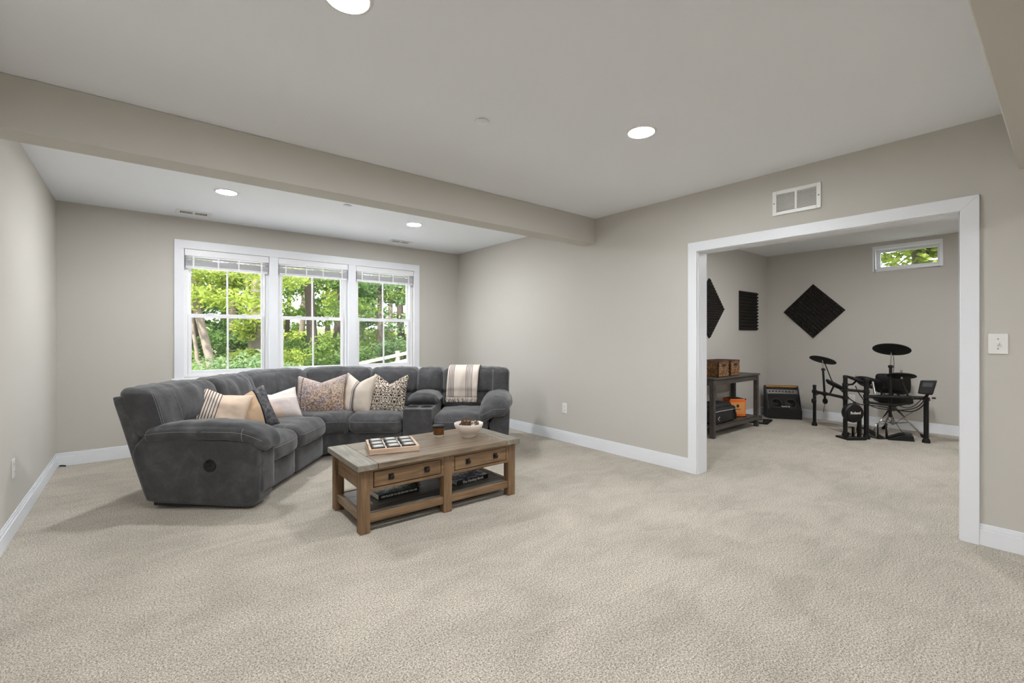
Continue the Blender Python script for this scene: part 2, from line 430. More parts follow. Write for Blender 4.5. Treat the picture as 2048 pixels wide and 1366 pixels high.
# ------------------------------------------------------------------ sectional sofa
def suede():
    m, nt, b = newmat('grey_microsuede')
    v = coord(nt)
    n1 = nz(nt, v, 7, 5, .65, .4); n2 = nz(nt, v, 160, 3, .6)
    f = mth(nt, 'ADD', mth(nt, 'MULTIPLY', n1, .8), mth(nt, 'MULTIPLY', n2, .2))
    nt.links.new(ramp(nt, f, [(.28, lin((56, 56, 58))), (.52, lin((75, 75, 77))), (.75, lin((98, 98, 99)))]), b.inputs['Base Color'])
    b.inputs['Roughness'].default_value = .9; b.inputs['Specular IOR Level'].default_value = .15
    b.inputs['Sheen Weight'].default_value = .35; b.inputs['Sheen Roughness'].default_value = .45
    bump(nt, b, n2, .25, .002)
    return m
SUEDE = suede()
SUEDED = plain('sofa_base_fabric', (46, 46, 48), .95)
THREAD = plain('grey_thread', (150, 149, 147), .8)
R0, D0 = -1.9, 4.7
def rdw(r, d, z=0):
    """offset right and depth ahead of the viewpoint's floor position -> world"""
    c, s = math.cos(YAW), math.sin(YAW)
    return (r*c - d*s, r*s + d*c, z)
sofa = thing('sectional_sofa', 'large dark grey microsuede reclining sectional sofa in front of the triple window', 'sofa', rdw(R0, D0), YAW)
def mapR(s, f, z): return (s-R0, 4.80+f-D0, z)
def mapL(s, f, z): return (-1.95-f-R0, s-D0, z)
def mapW(s, f, z):
    th = s*math.pi/2
    rho = .216+(.08-.216)*s + f*(1+.15*math.sin(2*th))
    return (-1.734-rho*math.cos(th)-R0, 4.72+rho*math.sin(th)-D0, z)
RAKE = .33
def puff_fn(c, h, rad, bulge=(0,0,0), wr=(0, 8), rake=False, extra=None, seed=0, aniso=(1,1,1), mp=None):
    c = Vector(c); h = Vector(h); so = Vector((seed*3.7, seed*1.3, seed*2.1))
    def fn(p):
        q = Vector((p[0]*h[0], p[1]*h[1], p[2]*h[2]))
        r_ = [min(rad, hh) for hh in h]; rm = min(r_)
        inn = Vector([max(-(h[i]-rm), min(h[i]-rm, q[i])) for i in range(3)])
        d = q-inn
        nrm = d.normalized() if d.length > 1e-9 else Vector((0,0,1))
        q = inn + nrm*rm
        q += Vector((p[0]*bulge[0]*(1-p[1]**2)*(1-p[2]**2), p[1]*bulge[1]*(1-p[0]**2)*(1-p[2]**2), p[2]*bulge[2]*(1-p[0]**2)*(1-p[1]**2)))
        w = c+q
        if wr[0]:
            u = Vector((w[0]*aniso[0], w[1]*aniso[1], w[2]*aniso[2]))*wr[1] + so
            k = noise.noise(u)*.7 + noise.noise(u*2.3)*.35
            w = w + nrm*wr[0]*k
        if extra: w = extra(w, p)
        if rake: w = Vector((w[0], w[1]+RAKE*(w[2]-.45), w[2]))
        return Vector(mp(*w)) if mp else w
    return fn
def puff(fn, n=(18, 14, 12)):
    m = MB()
    for ax in range(3):
        a, b = [(1,2),(2,0),(0,1)][ax]
        na, nb = n[a], n[b]
        for sg in (-1, 1):
            vs = []
            for j in range(nb+1):
                for i in range(na+1):
                    p = [0,0,0]; p[ax] = sg; ta = 2*i/na-1; tb = 2*j/nb-1
                    p[a] = math.copysign(abs(ta)**.8, ta); p[b] = math.copysign(abs(tb)**.8, tb)
                    vs.append(fn(p))
            fs = [(j*(na+1)+i, j*(na+1)+i+1, (j+1)*(na+1)+i+1, (j+1)*(na+1)+i) for j in range(nb) for i in range(na)]
            m.add(vs, fs)
    return m
def stitch(fn, path, parent, name='stitching', r=.0013, n=26, lift=1.0):
    """thread lying on the puffed surface; path: function t->p on the unit cube"""
    pts = [fn(path(k/n)) for k in range(n+1)]
    cen = fn((0, 0, 0)) if False else None
    return MB().tube(pts, r, 5).build(name, THREAD, parent)
def cushion(name, fn, n=(18,14,12), mat=None):
    return puff(fn, n).build(name, mat or SUEDE, sofa, smooth=True, merge=2e-4)

cnt = 0
heads = []
def section(mp, s0, s1, kw=1.0, w=True, back=True, seat=True, head=None, seedo=0):
    """footrest panel, seat cushion, lumbar and head cushion between s0 and s1; kw scales s for the wedge"""
    global cnt
    cnt += 1; sd = cnt + seedo
    c = (s0+s1)/2; h = (s1-s0)/2 - .003*kw
    A = kw
    if seat:
        fn = puff_fn((c, .055, .15), (h, .055, .115), .03, (0, .014, 0), (.006, 5), mp=mp, seed=sd, aniso=(1/A if A != 1 else 1, 1, 1))
        cushion('footrest_panel', fn, (14, 6, 10))
        def ex(w, p):
            # soft waterfall front
            k = max(0, -.02 - w[1] + .12)/.14
            return Vector((w[0], w[1], w[2] - .018*min(1, k)**2))
        fn = puff_fn((c, .30, .352), (h, .335, .098), .07, (0, .02, .022), (.010, 6), extra=ex, mp=mp, seed=sd+10, aniso=(1.6/A if A != 1 else 1.6, .8, 1))
        sc = cushion('seat_cushion', fn, (20, 22, 12))
        stitch(fn, lambda t: (2*t-1, -1, .42) if True else None, sc)
        # a crosswise seam on the seat top
        stitch(fn, lambda t: (.96*(2*t-1), -.52, 1), sc)
    if back:
        fn = puff_fn((c, .735, .53), (h, .115, .12), .07, (0, .02, 0), (.010, 6), rake=True, mp=mp, seed=sd+20, aniso=(1.6/A if A != 1 else 1.6, 1, .7))
        cushion('lumbar_cushion', fn, (18, 10, 12))
        h0, h1 = head or (s0, s1); hc_, hh = (h0+h1)/2, (h1-h0)/2-.001*kw
        def ex2(w, p):
            z = w[2] - .010*abs(p[0])**6*(1 if p[2] > 0 else 0)
            if head and p[2] < .3:          # over the arm the cushion runs further down
                o = (s0 - w[0]) if h0 < s0 else (w[0] - s1)
                k = max(0, min(1, (o+.05)/.10)); z -= .085*k*(.3-p[2])/1.3
            # gathered folds fanning down from the top seam
            ph = w[0]*(46/A if A != 1 else 46) + 3*noise.noise(Vector((w[0]*6/A, 3.1*sd, 0))) + (w[2]-.75)*9
            fo = max(0, noise.noise(Vector((w[0]*5/A, sd*1.7, 5))))*2.2
            y = w[1] + (.0055*fo*math.sin(ph)*max(0, .35+.65*p[2]) if p[1] < 0 or p[2] > .6 else 0)
            return Vector((w[0], y, z))
        fn = puff_fn((hc_, .715, .742), (hh+.002*A, .125, .148), .062, (0, .030, .010), (.014, 6.5), rake=True, extra=ex2, mp=mp, seed=sd+30, aniso=(2.0/A if A != 1 else 2.0, 1, .6))
        hc = cushion('head_cushion', fn, (44, 14, 18))
        heads.append(fn)
        if head:
            sg = -1 if h0 < s0 else 1
            for q in ((.93, .89) if sg < 0 else (.52, .50)):
                stitch(fn, lambda t, q=q: (sg*q, -1, 1-2*t), hc)
            if sg < 0: stitch(fn, lambda t: (-.42, -1, 1-2*t), hc)
    # outer shell behind
    fn = puff_fn((c, .785, .44), (h+.003*A, .04, .385), .018, (0, .004, 0), (.003, 4), extra=lambda w, p: Vector((w[0], w[1]+RAKE*(w[2]-.30)*1.0 - .0, w[2])), mp=mp, seed=sd+40)
    cushion('back_panel', fn, (10, 4, 12))
    fn = puff_fn((c, .37, .115), (h, .32, .09), .01, mp=mp)
    cushion('base_frame', fn, (8, 6, 4), SUEDED)

section(mapL, 3.345, 3.545, seat=False, back=False)
section(mapL, 3.545, 4.12, head=(3.352, 4.12))
section(mapL, 4.12, 4.72)
section(mapW, .0, .5, kw=.9, seedo=3, seat=False)
section(mapW, .5, 1.0, kw=.9, seedo=5, seat=False)
section(mapW, .0, 1.0, kw=.9, seedo=9, back=False)
section(mapR, -1.734, -1.154)
section(mapR, -.838, -.248, head=(-.838, -.035))
head_right = heads[-1]
section(mapR, -1.154, -.838, seat=False)
section(mapR, -.248, -.045, seat=False, back=False)
# left arm: outer panel facing the camera, with recliner handle, and padded top
prof = [(-2.686, .06), (-2.60, .05), (-1.96, .016), (-1.885, .03), (-1.86, .08), (-1.852, .44), (-1.90, .50), (-2.30, .525), (-2.60, .55), (-2.715, .53), (-2.77, .47), (-2.793, .405)]
m = MB().prism([(r-R0, z) for r, z in prof], 3.335-D0, 3.545-D0, 'y')
lp = m.build('arm_panel', SUEDE, sofa, smooth=True, bevel=.022, angle=60, seg=4)
lat = MB().lathe([(.028, .0), (.036, .006), (.044, .006), (.047, 0)], (-2.213-R0, 3.335-D0, .325), 28, (0,-1,0)).build('recliner_latch', BLACKP, lp, smooth=True, angle=50)
MB().lathe([(.0001, .001), (.030, .001), (.030, 0)], (-2.213-R0, 3.335-D0, .325), 24, (0,-1,0)).build('latch_recess', DARK, lat)
MB().cbox((-2.222-R0, 3.328-D0, .333), (.018, .006, .016)).build('latch_lever', BLACKP, lat, bevel=.005)
def exl(w, p):
    r = w[0]+R0
    t = max(0, (r+2.05)/.25)              # front end droops
    z = w[2] - .072*min(1.3, t)**2
    z += .012*math.cos((r+2.3)*3.5)
    if r < -2.45: z += -.02*((-2.45-r)/.25)**2
    return Vector((w[0], w[1], z))
fn = puff_fn((-2.255-R0, 3.452-D0, .548), (.46, .128, .066), .06, (0, .012, .018), (.012, 7), extra=exl, seed=81, aniso=(1.5, 1, 1))
ap = cushion('arm_pad', fn, (34, 14, 10))
stitch(fn, lambda t: (1.9*t-.95, -1, .25), ap, n=60)
stitch(fn, lambda t: (.62, -1+1.7*t*0, -.9+1.8*t), ap)
fn = puff_fn((-1.875-R0, 3.455-D0, .285), (.03, .09, .17), .02, (.006, 0, 0), (.004, 5), seed=84)
cushion('arm_front', fn, (6, 10, 12))

# right arm
prof = [(-.235, .03), (-.055, .03), (-.03, .30), (-.022, .50), (-.06, .535), (-.12, .505), (-.20, .43), (-.238, .35)]
m = MB().prism([(r-R0, z) for r, z in prof], 4.775-D0, 5.56-D0, 'y')
m.build('arm_panel', SUEDE, sofa, smooth=True, bevel=.02, angle=60, seg=4)
def exr(w, p):
    r, d, z = w[0]+R0, w[1]+D0, w[2]
    t = max(0, (5.02-d)/.30)
    z -= .075*t*t
    z += .55*(r+.16)*(.35+.65*min(1, t)) if r < -.16 else .12*(r+.16)*0 - .25*(r+.16)*(1-min(1,t))*.6
    x = w[0] - .035*min(1, t)
    return Vector((x, w[1], z))
fn = puff_fn((-.165-R0, 5.10-D0, .565), (.155, .385, .075), .07, (.012, .012, .014), (.013, 7), extra=exr, seed=91, aniso=(1, 1.4, 1))
ap = cushion('arm_pad', fn, (14, 26, 10))
stitch(fn, lambda t: (-.95+1.9*t, -1, .45), ap)

# console with two cup holders and a padded lid
def holed_plate(x0, x1, y0, y1, holes, z, th, name, mat, parent):
    cu = bpy.data.curves.new(name, 'CURVE'); cu.dimensions = '2D'; cu.fill_mode = 'BOTH'; cu.extrude = th/2
    def spl(pts):
        s = cu.splines.new('POLY'); s.points.add(len(pts)-1); s.use_cyclic_u = True
        for p, q in zip(s.points, pts): p.co = (q[0], q[1], 0, 1)
    spl([(x0,y0),(x1,y0),(x1,y1),(x0,y1)])
    for (hx, hy, hr) in holes: spl([(hx+hr*math.cos(a), hy+hr*math.sin(a)) for a in [2*math.pi*k/28 for k in range(28)]])
    t = bpy.data.objects.new(name, cu); C.objects.link(t)
    dg = bpy.context.evaluated_depsgraph_get(); me = bpy.data.meshes.new_from_object(t.evaluated_get(dg))
    bpy.data.objects.remove(t); bpy.data.curves.remove(cu)
    for v in me.vertices: v.co.z += z
    me.name = name; me.materials.clear(); me.materials.append(mat)
    bm = bmesh.new(); bm.from_mesh(me); bmesh.ops.remove_doubles(bm, verts=bm.verts, dist=1e-5); bm.to_mesh(me); bm.free()
    o = bpy.data.objects.new(name, me); C.objects.link(o); o.parent = parent
    bv = o.modifiers.new('bevel', 'BEVEL'); bv.width = .02; bv.segments = 4; bv.limit_method = 'ANGLE'; bv.angle_limit = R(60)
    me.polygons.foreach_set('use_smooth', [True]*len(me.polygons)); me.set_sharp_from_angle(angle=R(50))
    return o
cx0, cx1 = -1.15-R0, -.842-R0
h1, h2 = (-1.075-R0, 4.93-D0, .043), (-.925-R0, 4.93-D0, .043)
holed_plate(cx0+.002, cx1-.002, 4.782-D0, 5.42-D0, (h1, h2), .272, .476, 'console_box', SUEDE, sofa)
for hx, hy, hr in (h1, h2):
    MB().lathe([(.0001, .434), (.040, .434), (.0425, .513), (.062, .5155), (.066, .511), (.0435, .509)], (hx, hy, 0), 28).build('cup_holder', BLACKP, sofa, smooth=True, angle=40)
fn = puff_fn(((cx0+cx1)/2, 5.25-D0, .575), (.178, .20, .062), .06, (0, .02, .018), (.008, 7), seed=97, extra=lambda w, p: Vector((w[0], w[1], w[2]-.03*p[0]**2*(1 if p[2] > -.2 else .2))))
ca = cushion('console_armrest', fn, (16, 14, 10))
stitch(fn, lambda t: (.86, -1+.02, -1+2*t), ca)

# ------------------------------------------------------------------ throw blanket over the right recliner
def blanket_mat():
    m, nt, b = newmat('cream_blanket')
    v = coord(nt); X = sep(nt, v)[0]
    # stripes across x in metres from the blanket's middle
    acc = None
    for xs in (-.165, -.148, -.131, -.114, .035, .052, .069, .086, .103):
        d = mth(nt, 'ABSOLUTE', mth(nt, 'SUBTRACT', X, xs)); s = mth(nt, 'LESS_THAN', d, .0034)
        acc = s if acc is None else mth(nt, 'MAXIMUM', acc, s)
    w = N(nt, 'ShaderNodeTexWave'); w.inputs['Scale'].default_value = 140; nt.links.new(v, w.inputs['Vector'])
    nt.links.new(mix(nt, acc, lin((226, 214, 203)), lin((84, 78, 92))), b.inputs['Base Color'])
    b.inputs['Roughness'].default_value = .95; b.inputs['Specular IOR Level'].default_value = .1
    bump(nt, b, w.outputs['Fac'], .2, .002)
    return m
BLK = blanket_mat()
CREAM = plain('cream_fringe', (222, 210, 200), .95)
bc = (-.585, 5.55)
th = thing('throw_blanket', 'cream throw with dark stripes and knotted fringe hung over the right recliner back', 'blanket', rdw(bc[0], bc[1], .6), YAW)
# the cloth lies on the cushion: its path is read off the cushion's own surface
pp = [(1, -1+2*k/8) for k in range(9)] + [(1-2*k/6, 1) for k in range(1, 6)] + [(-1, 1-2*k/10) for k in range(0, 10)]
path = []
for (py, pz) in pp:
    q = [head_right((px, py, pz)) for px in (-.45, -.25, -.05)]
    path.append((sum(a[1] for a in q)/3 + D0, sum(a[2] for a in q)/3))
def offset(path, o):
    out = []
    for i, p in enumerate(path):
        a, b = path[max(i-1, 0)], path[min(i+1, len(path)-1)]
        t = Vector((b[0]-a[0], b[1]-a[1])).normalized(); out.append((p[0]+t.y*o, p[1]-t.x*o))
    return out
cen = (sum(p[0] for p in path)/len(path), sum(p[1] for p in path)/len(path))
o1 = offset(path, .02); 
if (Vector(o1[3])-Vector(cen)).length < (Vector(path[3])-Vector(cen)).length: o1 = offset(path, -.02)
path = o1
path += [(path[-1][0]-.002, path[-1][1]-.02), (path[-1][0]-.004, .545)]
def lerp_path(t):
    t *= len(path)-1; i = min(int(t), len(path)-2); f = t-i
    return tuple(path[i][k]*(1-f)+path[i+1][k]*f for k in (0, 1))
nu, nv = 26, 60
vs = []; 
for j in range(nv+1):
    t = j/nv; d, z = lerp_path(t)
    for i in range(nu+1):
        u = i/nu-.5
        wdt = .375 - .01*t
        x = u*wdt + (.028 - .045*t)
        wv = .006*math.sin(u*14+t*3) + .006*noise.noise(Vector((u*6, t*5, 1)))
        vs.append((x, d-bc[1]-wv*(1 if t > .5 else -1) - (.006 if t > .55 else 0), z-.6))
m = MB(); m.add(vs, [(j*(nu+1)+i, j*(nu+1)+i+1, (j+1)*(nu+1)+i+1, (j+1)*(nu+1)+i) for j in range(nv) for i in range(nu)])
cl = m.build('cloth', BLK, th, smooth=True)
sm = cl.modifiers.new('thick', 'SOLIDIFY'); sm.thickness = .005; sm.offset = -1
m = MB()
for i in range(44):
    u = i/43-.5; x = u*.365-.017; d, z = path[-1]
    d = d-bc[1]-.01; z = z-.6
    pts = [(x, d, z+.004)]
    a = rnd.uniform(-.006, .006)
    for k in range(1, 5): pts.append((x+a*k*.6+rnd.uniform(-.003,.003), d-.004*k+rnd.uniform(-.004,.004), z-.013*k))
    m.tube(pts, [.0022, .0036, .0026, .0036, .002], 6)
m.build('fringe', CREAM, th, smooth=True)

# ------------------------------------------------------------------ pillows
def pillow(name, label, w, h, t, rdz, yaw, tilt, roll, mat, notch=.12, seed=0, cat='pillow', pinch=.05, notchx=0, edge=None, sag=0):
    n = 30
    vs = []; fs = []
    for side in (-1, 1):
        for j in range(n+1):
            for i in range(n+1):
                u = 2*i/n-1; v = 2*j/n-1
                prof = max(0, (1-abs(u)**2.4))**.55 * max(0, (1-abs(v)**2.4))**.55
                x = u*w/2*(1-pinch*(1-v*v)); z = v*h/2*(1-pinch*(1-u*u))
                up = max(0, v)**1.3
                z -= notch*h*up*max(0, 1-abs(u-notchx)/.95)**1.15
                x += sag*w*(v-.2)*.3
                k = noise.noise(Vector((u*2+seed*5, v*2, side+seed)))*.5 + noise.noise(Vector((u*5+seed, v*5, side*2+seed)))*.25
                y = side*(t/2)*prof*(1+.22*k) * (1 - .45*up*max(0, 1-abs(u-notchx)/.5))
                y += .012*noise.noise(Vector((u*1.5, v*1.5, seed+9)))
                vs.append((x, y, z))
    for s in range(2):
        o = s*(n+1)**2
        for j in range(n):
            for i in range(n): fs.append((o+j*(n+1)+i, o+j*(n+1)+i+1, o+(j+1)*(n+1)+i+1, o+(j+1)*(n+1)+i))
    m = MB().add(vs, fs)
    o = m.build(name, mat, None, smooth=True, merge=3e-4)
    tag(o, label, cat, 'throw pillows on the sectional')
    M = Matrix.Rotation(YAW+R(yaw), 4, 'Z') @ Matrix.Rotation(R(-tilt), 4, 'X') @ Matrix.Rotation(R(roll), 4, 'Y')
    M.translation = Vector(rdw(*rdz)); o.matrix_world = M
    return o
def pmat(name, fn, rough=.95, bs=500, bst=.15):
    m, nt, b = newmat(name); b.inputs['Roughness'].default_value = rough; b.inputs['Specular IOR Level'].default_value = .12
    v = coord(nt); fn(nt, b, v); bump(nt, b, nz(nt, v, bs, 2), bst, .002); return m
def stripes(nt, val, xs, hw):
    acc = None
    for x in xs:
        s = mth(nt, 'LESS_THAN', mth(nt, 'ABSOLUTE', mth(nt, 'SUBTRACT', val, x)), hw)
        acc = s if acc is None else mth(nt, 'MAXIMUM', acc, s)
    return acc
TAN = lin((214, 184, 158)); TAN2 = lin((203, 172, 142))
def f_tanstripe(nt, b, v):
    X = sep(nt, v)[0]
    s = stripes(nt, X, [-.205, -.188, -.171, -.152, -.132, -.112, -.091, -.069, -.046, -.022], .0035)
    s2 = mth(nt, 'LESS_THAN', X, -.02)
    base = mix(nt, s2, lin((216, 194, 174)), lin((214, 203, 190)))
    nt.links.new(mix(nt, s, base, lin((88, 72, 68))), b.inputs['Base Color'])
def f_tanband(nt, b, v):
    X = sep(nt, v)[0]; n = nz(nt, v, 30, 4)
    s2 = mth(nt, 'GREATER_THAN', X, .085); s3 = stripes(nt, X, [.085], .006)
    ch = ramp(nt, n, [(.35, lin((62, 61, 64))), (.6, lin((98, 97, 100))), (.72, lin((138, 136, 137)))])
    c = mix(nt, s2, lin((196, 168, 140)), ch)
    nt.links.new(mix(nt, s3, c, lin((35, 34, 36))), b.inputs['Base Color'])
def f_white(nt, b, v):
    Z = sep(nt, v)[2]; X = sep(nt, v)[0]
    n = nz(nt, v, 60, 4); n2 = nz(nt, v, 6, 3)
    s = stripes(nt, Z, [.045, .068], .006)
    top = mth(nt, 'GREATER_THAN', Z, .045)
    tanp = ramp(nt, mth(nt, 'ADD', mth(nt, 'MULTIPLY', X, 1.3), n2), [(.33, lin((222, 188, 158))), (.62, lin((214, 203, 200)))])
    c = mix(nt, top, tanp, lin((228, 218, 214)))
    c = mix(nt, s, c, lin((238, 228, 220)))
    nt.links.new(mix(nt, mth(nt, 'MULTIPLY', n, .25), c, lin((190, 176, 168))), b.inputs['Base Color'])
def f_floral(nt, b, v):
    n1 = nz(nt, v, 9, 3, .6, .5); n2 = nz(nt, v, 55, 5, .7, .5)
    vo = N(nt, 'ShaderNodeTexVoronoi'); vo.inputs['Scale'].default_value = 60; nt.links.new(v, vo.inputs['Vector'])
    f = mth(nt, 'ADD', mth(nt, 'MULTIPLY', n2, .65), mth(nt, 'MULTIPLY', vo.outputs['Distance'], .45))
    X, Y, Z = sep(nt, v)
    big = ramp(nt, mth(nt, 'ADD', n1, mth(nt, 'MULTIPLY', X, .25)), [(.36, lin((158, 148, 152))), (.5, lin((160, 142, 130))), (.62, lin((172, 154, 136)))])
    dk = ramp(nt, f, [(.36, (.22, .20, .21, 1)), (.5, (.75, .72, .70, 1)), (.66, (1.5, 1.42, 1.35, 1))])
    mu = N(nt, 'ShaderNodeMix', data_type='RGBA', blend_type='MULTIPLY'); mu.inputs['Factor'].default_value = 1
    nt.links.new(big, mu.inputs['A']); nt.links.new(dk, mu.inputs['B'])
    s = stripes(nt, X, [-.19], .004)
    pale = mth(nt, 'MULTIPLY', mth(nt, 'ADD', mth(nt, 'MULTIPLY', Z, 3.0), mth(nt, 'SUBTRACT', n1, .42), True), .75, True)
    c = mix(nt, pale, mu.outputs['Result'], lin((200, 188, 184)))
    nt.links.new(mix(nt, s, c, lin((70, 64, 74))), b.inputs['Base Color'])
def f_beige(nt, b, v):
    X = sep(nt, v)[0]
    s = stripes(nt, X, [-.175, -.163, -.150, -.028, -.017, -.005, .006, .017], .0032)
    s2 = stripes(nt, X, [.0], .0042)
    c = mix(nt, s, lin((216, 204, 191)), lin((112, 108, 114)))
    nt.links.new(mix(nt, s2, c, lin((48, 46, 50))), b.inputs['Base Color'])
def f_damask(nt, b, v):
    X, Y, Z = sep(nt, v)
    ax = mth(nt, 'ABSOLUTE', mth(nt, 'SUBTRACT', mth(nt, 'FRACT', mth(nt, 'ADD', mth(nt, 'MULTIPLY', X, 5.0), .5)), .5))
    az = mth(nt, 'SUBTRACT', mth(nt, 'FRACT', mth(nt, 'MULTIPLY', Z, 4.0)), .5)
    cv = N(nt, 'ShaderNodeCombineXYZ'); nt.links.new(ax, cv.inputs[0]); nt.links.new(az, cv.inputs[2])
    w = N(nt, 'ShaderNodeTexWave'); w.wave_type = 'RINGS'; w.rings_direction = 'Y'; w.inputs['Scale'].default_value = 3.2; w.inputs['Distortion'].default_value = 9; w.inputs['Detail'].default_value = 1.5; w.inputs['Detail Scale'].default_value = 3.2
    nt.links.new(cv.outputs[0], w.inputs['Vector'])
    c = ramp(nt, w.outputs['Fac'], [(.44, lin((70, 61, 55))), (.52, lin((220, 209, 195)))])
    nt.links.new(c, b.inputs['Base Color'])
pillow('throw_pillow', 'tan pillow with thin brown stripes on its left, leaning by the left sofa arm', .43, .41, .18, (-2.52, 3.93, .622), 36, 30, 17, pmat('tan_striped_cloth', f_tanstripe), .10, 1)
pillow('throw_pillow', 'tan pillow with a charcoal band down its right side', .42, .43, .16, (-2.40, 4.14, .605), 44, 32, -10, pmat('tan_charcoal_cloth', f_tanband), .14, 2)
pillow('throw_pillow', 'whitish fluffy lumbar pillow with a tan middle, third from the left arm', .50, .34, .15, (-2.40, 4.58, .58), 42, 30, -4, pmat('white_tufted_cloth', f_white, bs=120, bst=.6), .14, 3)
pillow('throw_pillow', 'floral brown and mauve pillow on the sofa corner seat', .53, .46, .17, (-2.115, 5.03, .622), 4, 18, -2, pmat('floral_cloth', f_floral), .17, 4)
pillow('throw_pillow', 'cream pillow with dark centre stripes, between the floral and scroll-patterned pillows', .40, .46, .16, (-1.725, 5.10, .632), -18, 16, 2, pmat('cream_striped_cloth', f_beige), .20, 5)
pillow('throw_pillow', 'cream pillow covered in dark scrollwork, beside the sofa console', .41, .46, .16, (-1.375, 5.08, .632), -6, 16, 2, pmat('damask_cloth', f_damask), .24, 6)
# ------------------------------------------------------------------ coffee table
def wood(name, c0, c1, c2, scale=1.0, rough=.55, along='x', gloss_bump=.25):
    m, nt, b = newmat(name)
    sc = {'x': (1.2, 16, 16), 'y': (16, 1.2, 16), 'z': (16, 16, 1.2)}[along]
    v = coord(nt, tuple(s*scale for s in sc))
    g = nz(nt, v, 2.2, 6, .65, .8); k = nz(nt, coord(nt), 3.5, 3, .5)
    f = mth(nt, 'ADD', mth(nt, 'MULTIPLY', g, .75), mth(nt, 'MULTIPLY', k, .25))
    nt.links.new(ramp(nt, f, [(.34, lin(c0)), (.5, lin(c1)), (.66, lin(c2))]), b.inputs['Base Color'])
    b.inputs['Roughness'].default_value = rough
    bump(nt, b, g, gloss_bump, .003)
    return m
OAKX = wood('oak_along', (92, 69, 47), (124, 97, 69), (148, 121, 92), along='x')
OAKY = wood('oak_across', (92, 69, 47), (124, 97, 69), (148, 121, 92), along='y')
OAKZ = wood('oak_upright', (92, 69, 47), (122, 95, 67), (146, 119, 90), along='z')
TOPX = wood('oak_top', (82, 70, 56), (122, 106, 88), (150, 134, 114), along='x', rough=.33)
TOPY = wood('oak_top_end', (94, 88, 80), (128, 121, 110), (156, 150, 140), along='y', rough=.4)
SHELF = wood('oak_shelf', (70, 66, 60), (98, 92, 84), (120, 114, 106), along='x', rough=.26)
IRON = plain('dark_iron', (52, 44, 40), .45, metal=.7, var=.2, vs=80)
TL = (1.72, 3.14, 0); TA = R(-1.4)
ct = thing('coffee_table', 'rustic oak coffee table with two drawers and an open lower shelf before the sofa', 'coffee table', TL, TA)
W2, D2 = .655, .325          # half size of the top
m = MB(); m.box(-W2+.135, W2-.135, -D2, -D2/3-.001, .415, .452); m.box(-W2+.135, W2-.135, -D2/3+.001, D2/3-.001, .415, .452); m.box(-W2+.135, W2-.135, D2/3+.001, D2, .415, .452)
tt = m.build('tabletop', TOPX, ct, bevel=.004, merge=None)
for s in (-1, 1): MB().box(min(s*W2, s*(W2-.133)), max(s*W2, s*(W2-.133)), -D2-.001, D2+.001, .414, .453).build('breadboard_end', TOPY, ct, bevel=.005)
lx, ly, lw = .595, .262, .034
for sx in (-1, 1):
    for sy in (-1, 1): MB().box(sx*lx-lw, sx*lx+lw, sy*ly-lw, sy*ly+lw, 0, .415).build('leg', OAKZ, ct, bevel=.006)
for sy in (-1, 1): MB().box(.012-lw, .012+lw, sy*ly-lw, sy*ly+lw, 0, .415).build('leg', OAKZ, ct, bevel=.006)
for sx in (-1, 1):
    MB().box(sx*lx-.012, sx*lx+.012, -ly+lw, ly-lw, .27, .415).build('side_apron', OAKY, ct, bevel=.002)
    MB().box(sx*lx-.018, sx*lx+.018, -ly+lw, ly-lw, .066, .118).build('side_rail', OAKY, ct, bevel=.003)
spans = ((-lx+lw, .012-lw), (.012+lw, lx-lw))
for (a, b) in spans:
    for sy in (-1, 1):
        y = sy*(ly+.012)
        MB().box(a, b, y-.013, y+.013, .064, .116).build('lower_rail', OAKX, ct, bevel=.003)
        m = MB(); yy = sy*(ly+.018)
        m.box(a, b, yy-.012, yy+.012, .395, .415); m.box(a, b, yy-.012, yy+.012, .268, .288); m.box(a, a+.02, yy-.012, yy+.012, .288, .395); m.box(b-.02, b, yy-.012, yy+.012, .288, .395)
        m.build('drawer_frame', OAKX, ct, bevel=.002)
        if sy == 1: MB().box(a+.02, b-.02, yy-.01, yy+.01, .288, .395).build('back_panel', OAKX, ct)
    MB().box(a+.02, b-.02, -ly-.004, ly, .286, .30).build('drawer_floor', DARK, ct)
    y = -(ly+.018)
    dr = MB().box(a+.0252, b-.0252, y-.0145, y+.012, .2932, .3898).build('drawer', OAKX, ct, bevel=.003)
    MB().box(a+.02, b-.02, y+.004, y+.011, .288, .395).build('drawer_gap_shade', DARK, dr)  # dark sheet that paints the shade in the gap round the drawer
    for q in (.24, .765):
        x = a+.02 + (b-a-.04)*q
        k = MB().box(x-.019, x+.019, y-.0185, y-.0145, .322, .362).build('knob_plate', IRON, dr, bevel=.001)
        MB().lathe([(.006, 0), (.006, .010), (.013, .016), (.014, .021), (.009, .025), (.0001, .026)], (x, y-.0185, .342), 18, (0,-1,0)).build('knob', IRON, dr, smooth=True, angle=60)
m = MB()
for k in range(4):
    yq = -.25+.125*k; m.box(-lx-.02, lx+.02, yq+.001, yq+.124, .098, .114)
m.build('shelf', SHELF, ct, bevel=.002, merge=None)
def ctw(x, y, z=0):
    c, s = math.cos(TA), math.sin(TA); return (TL[0]+x*c-y*s, TL[1]+x*s+y*c, z)

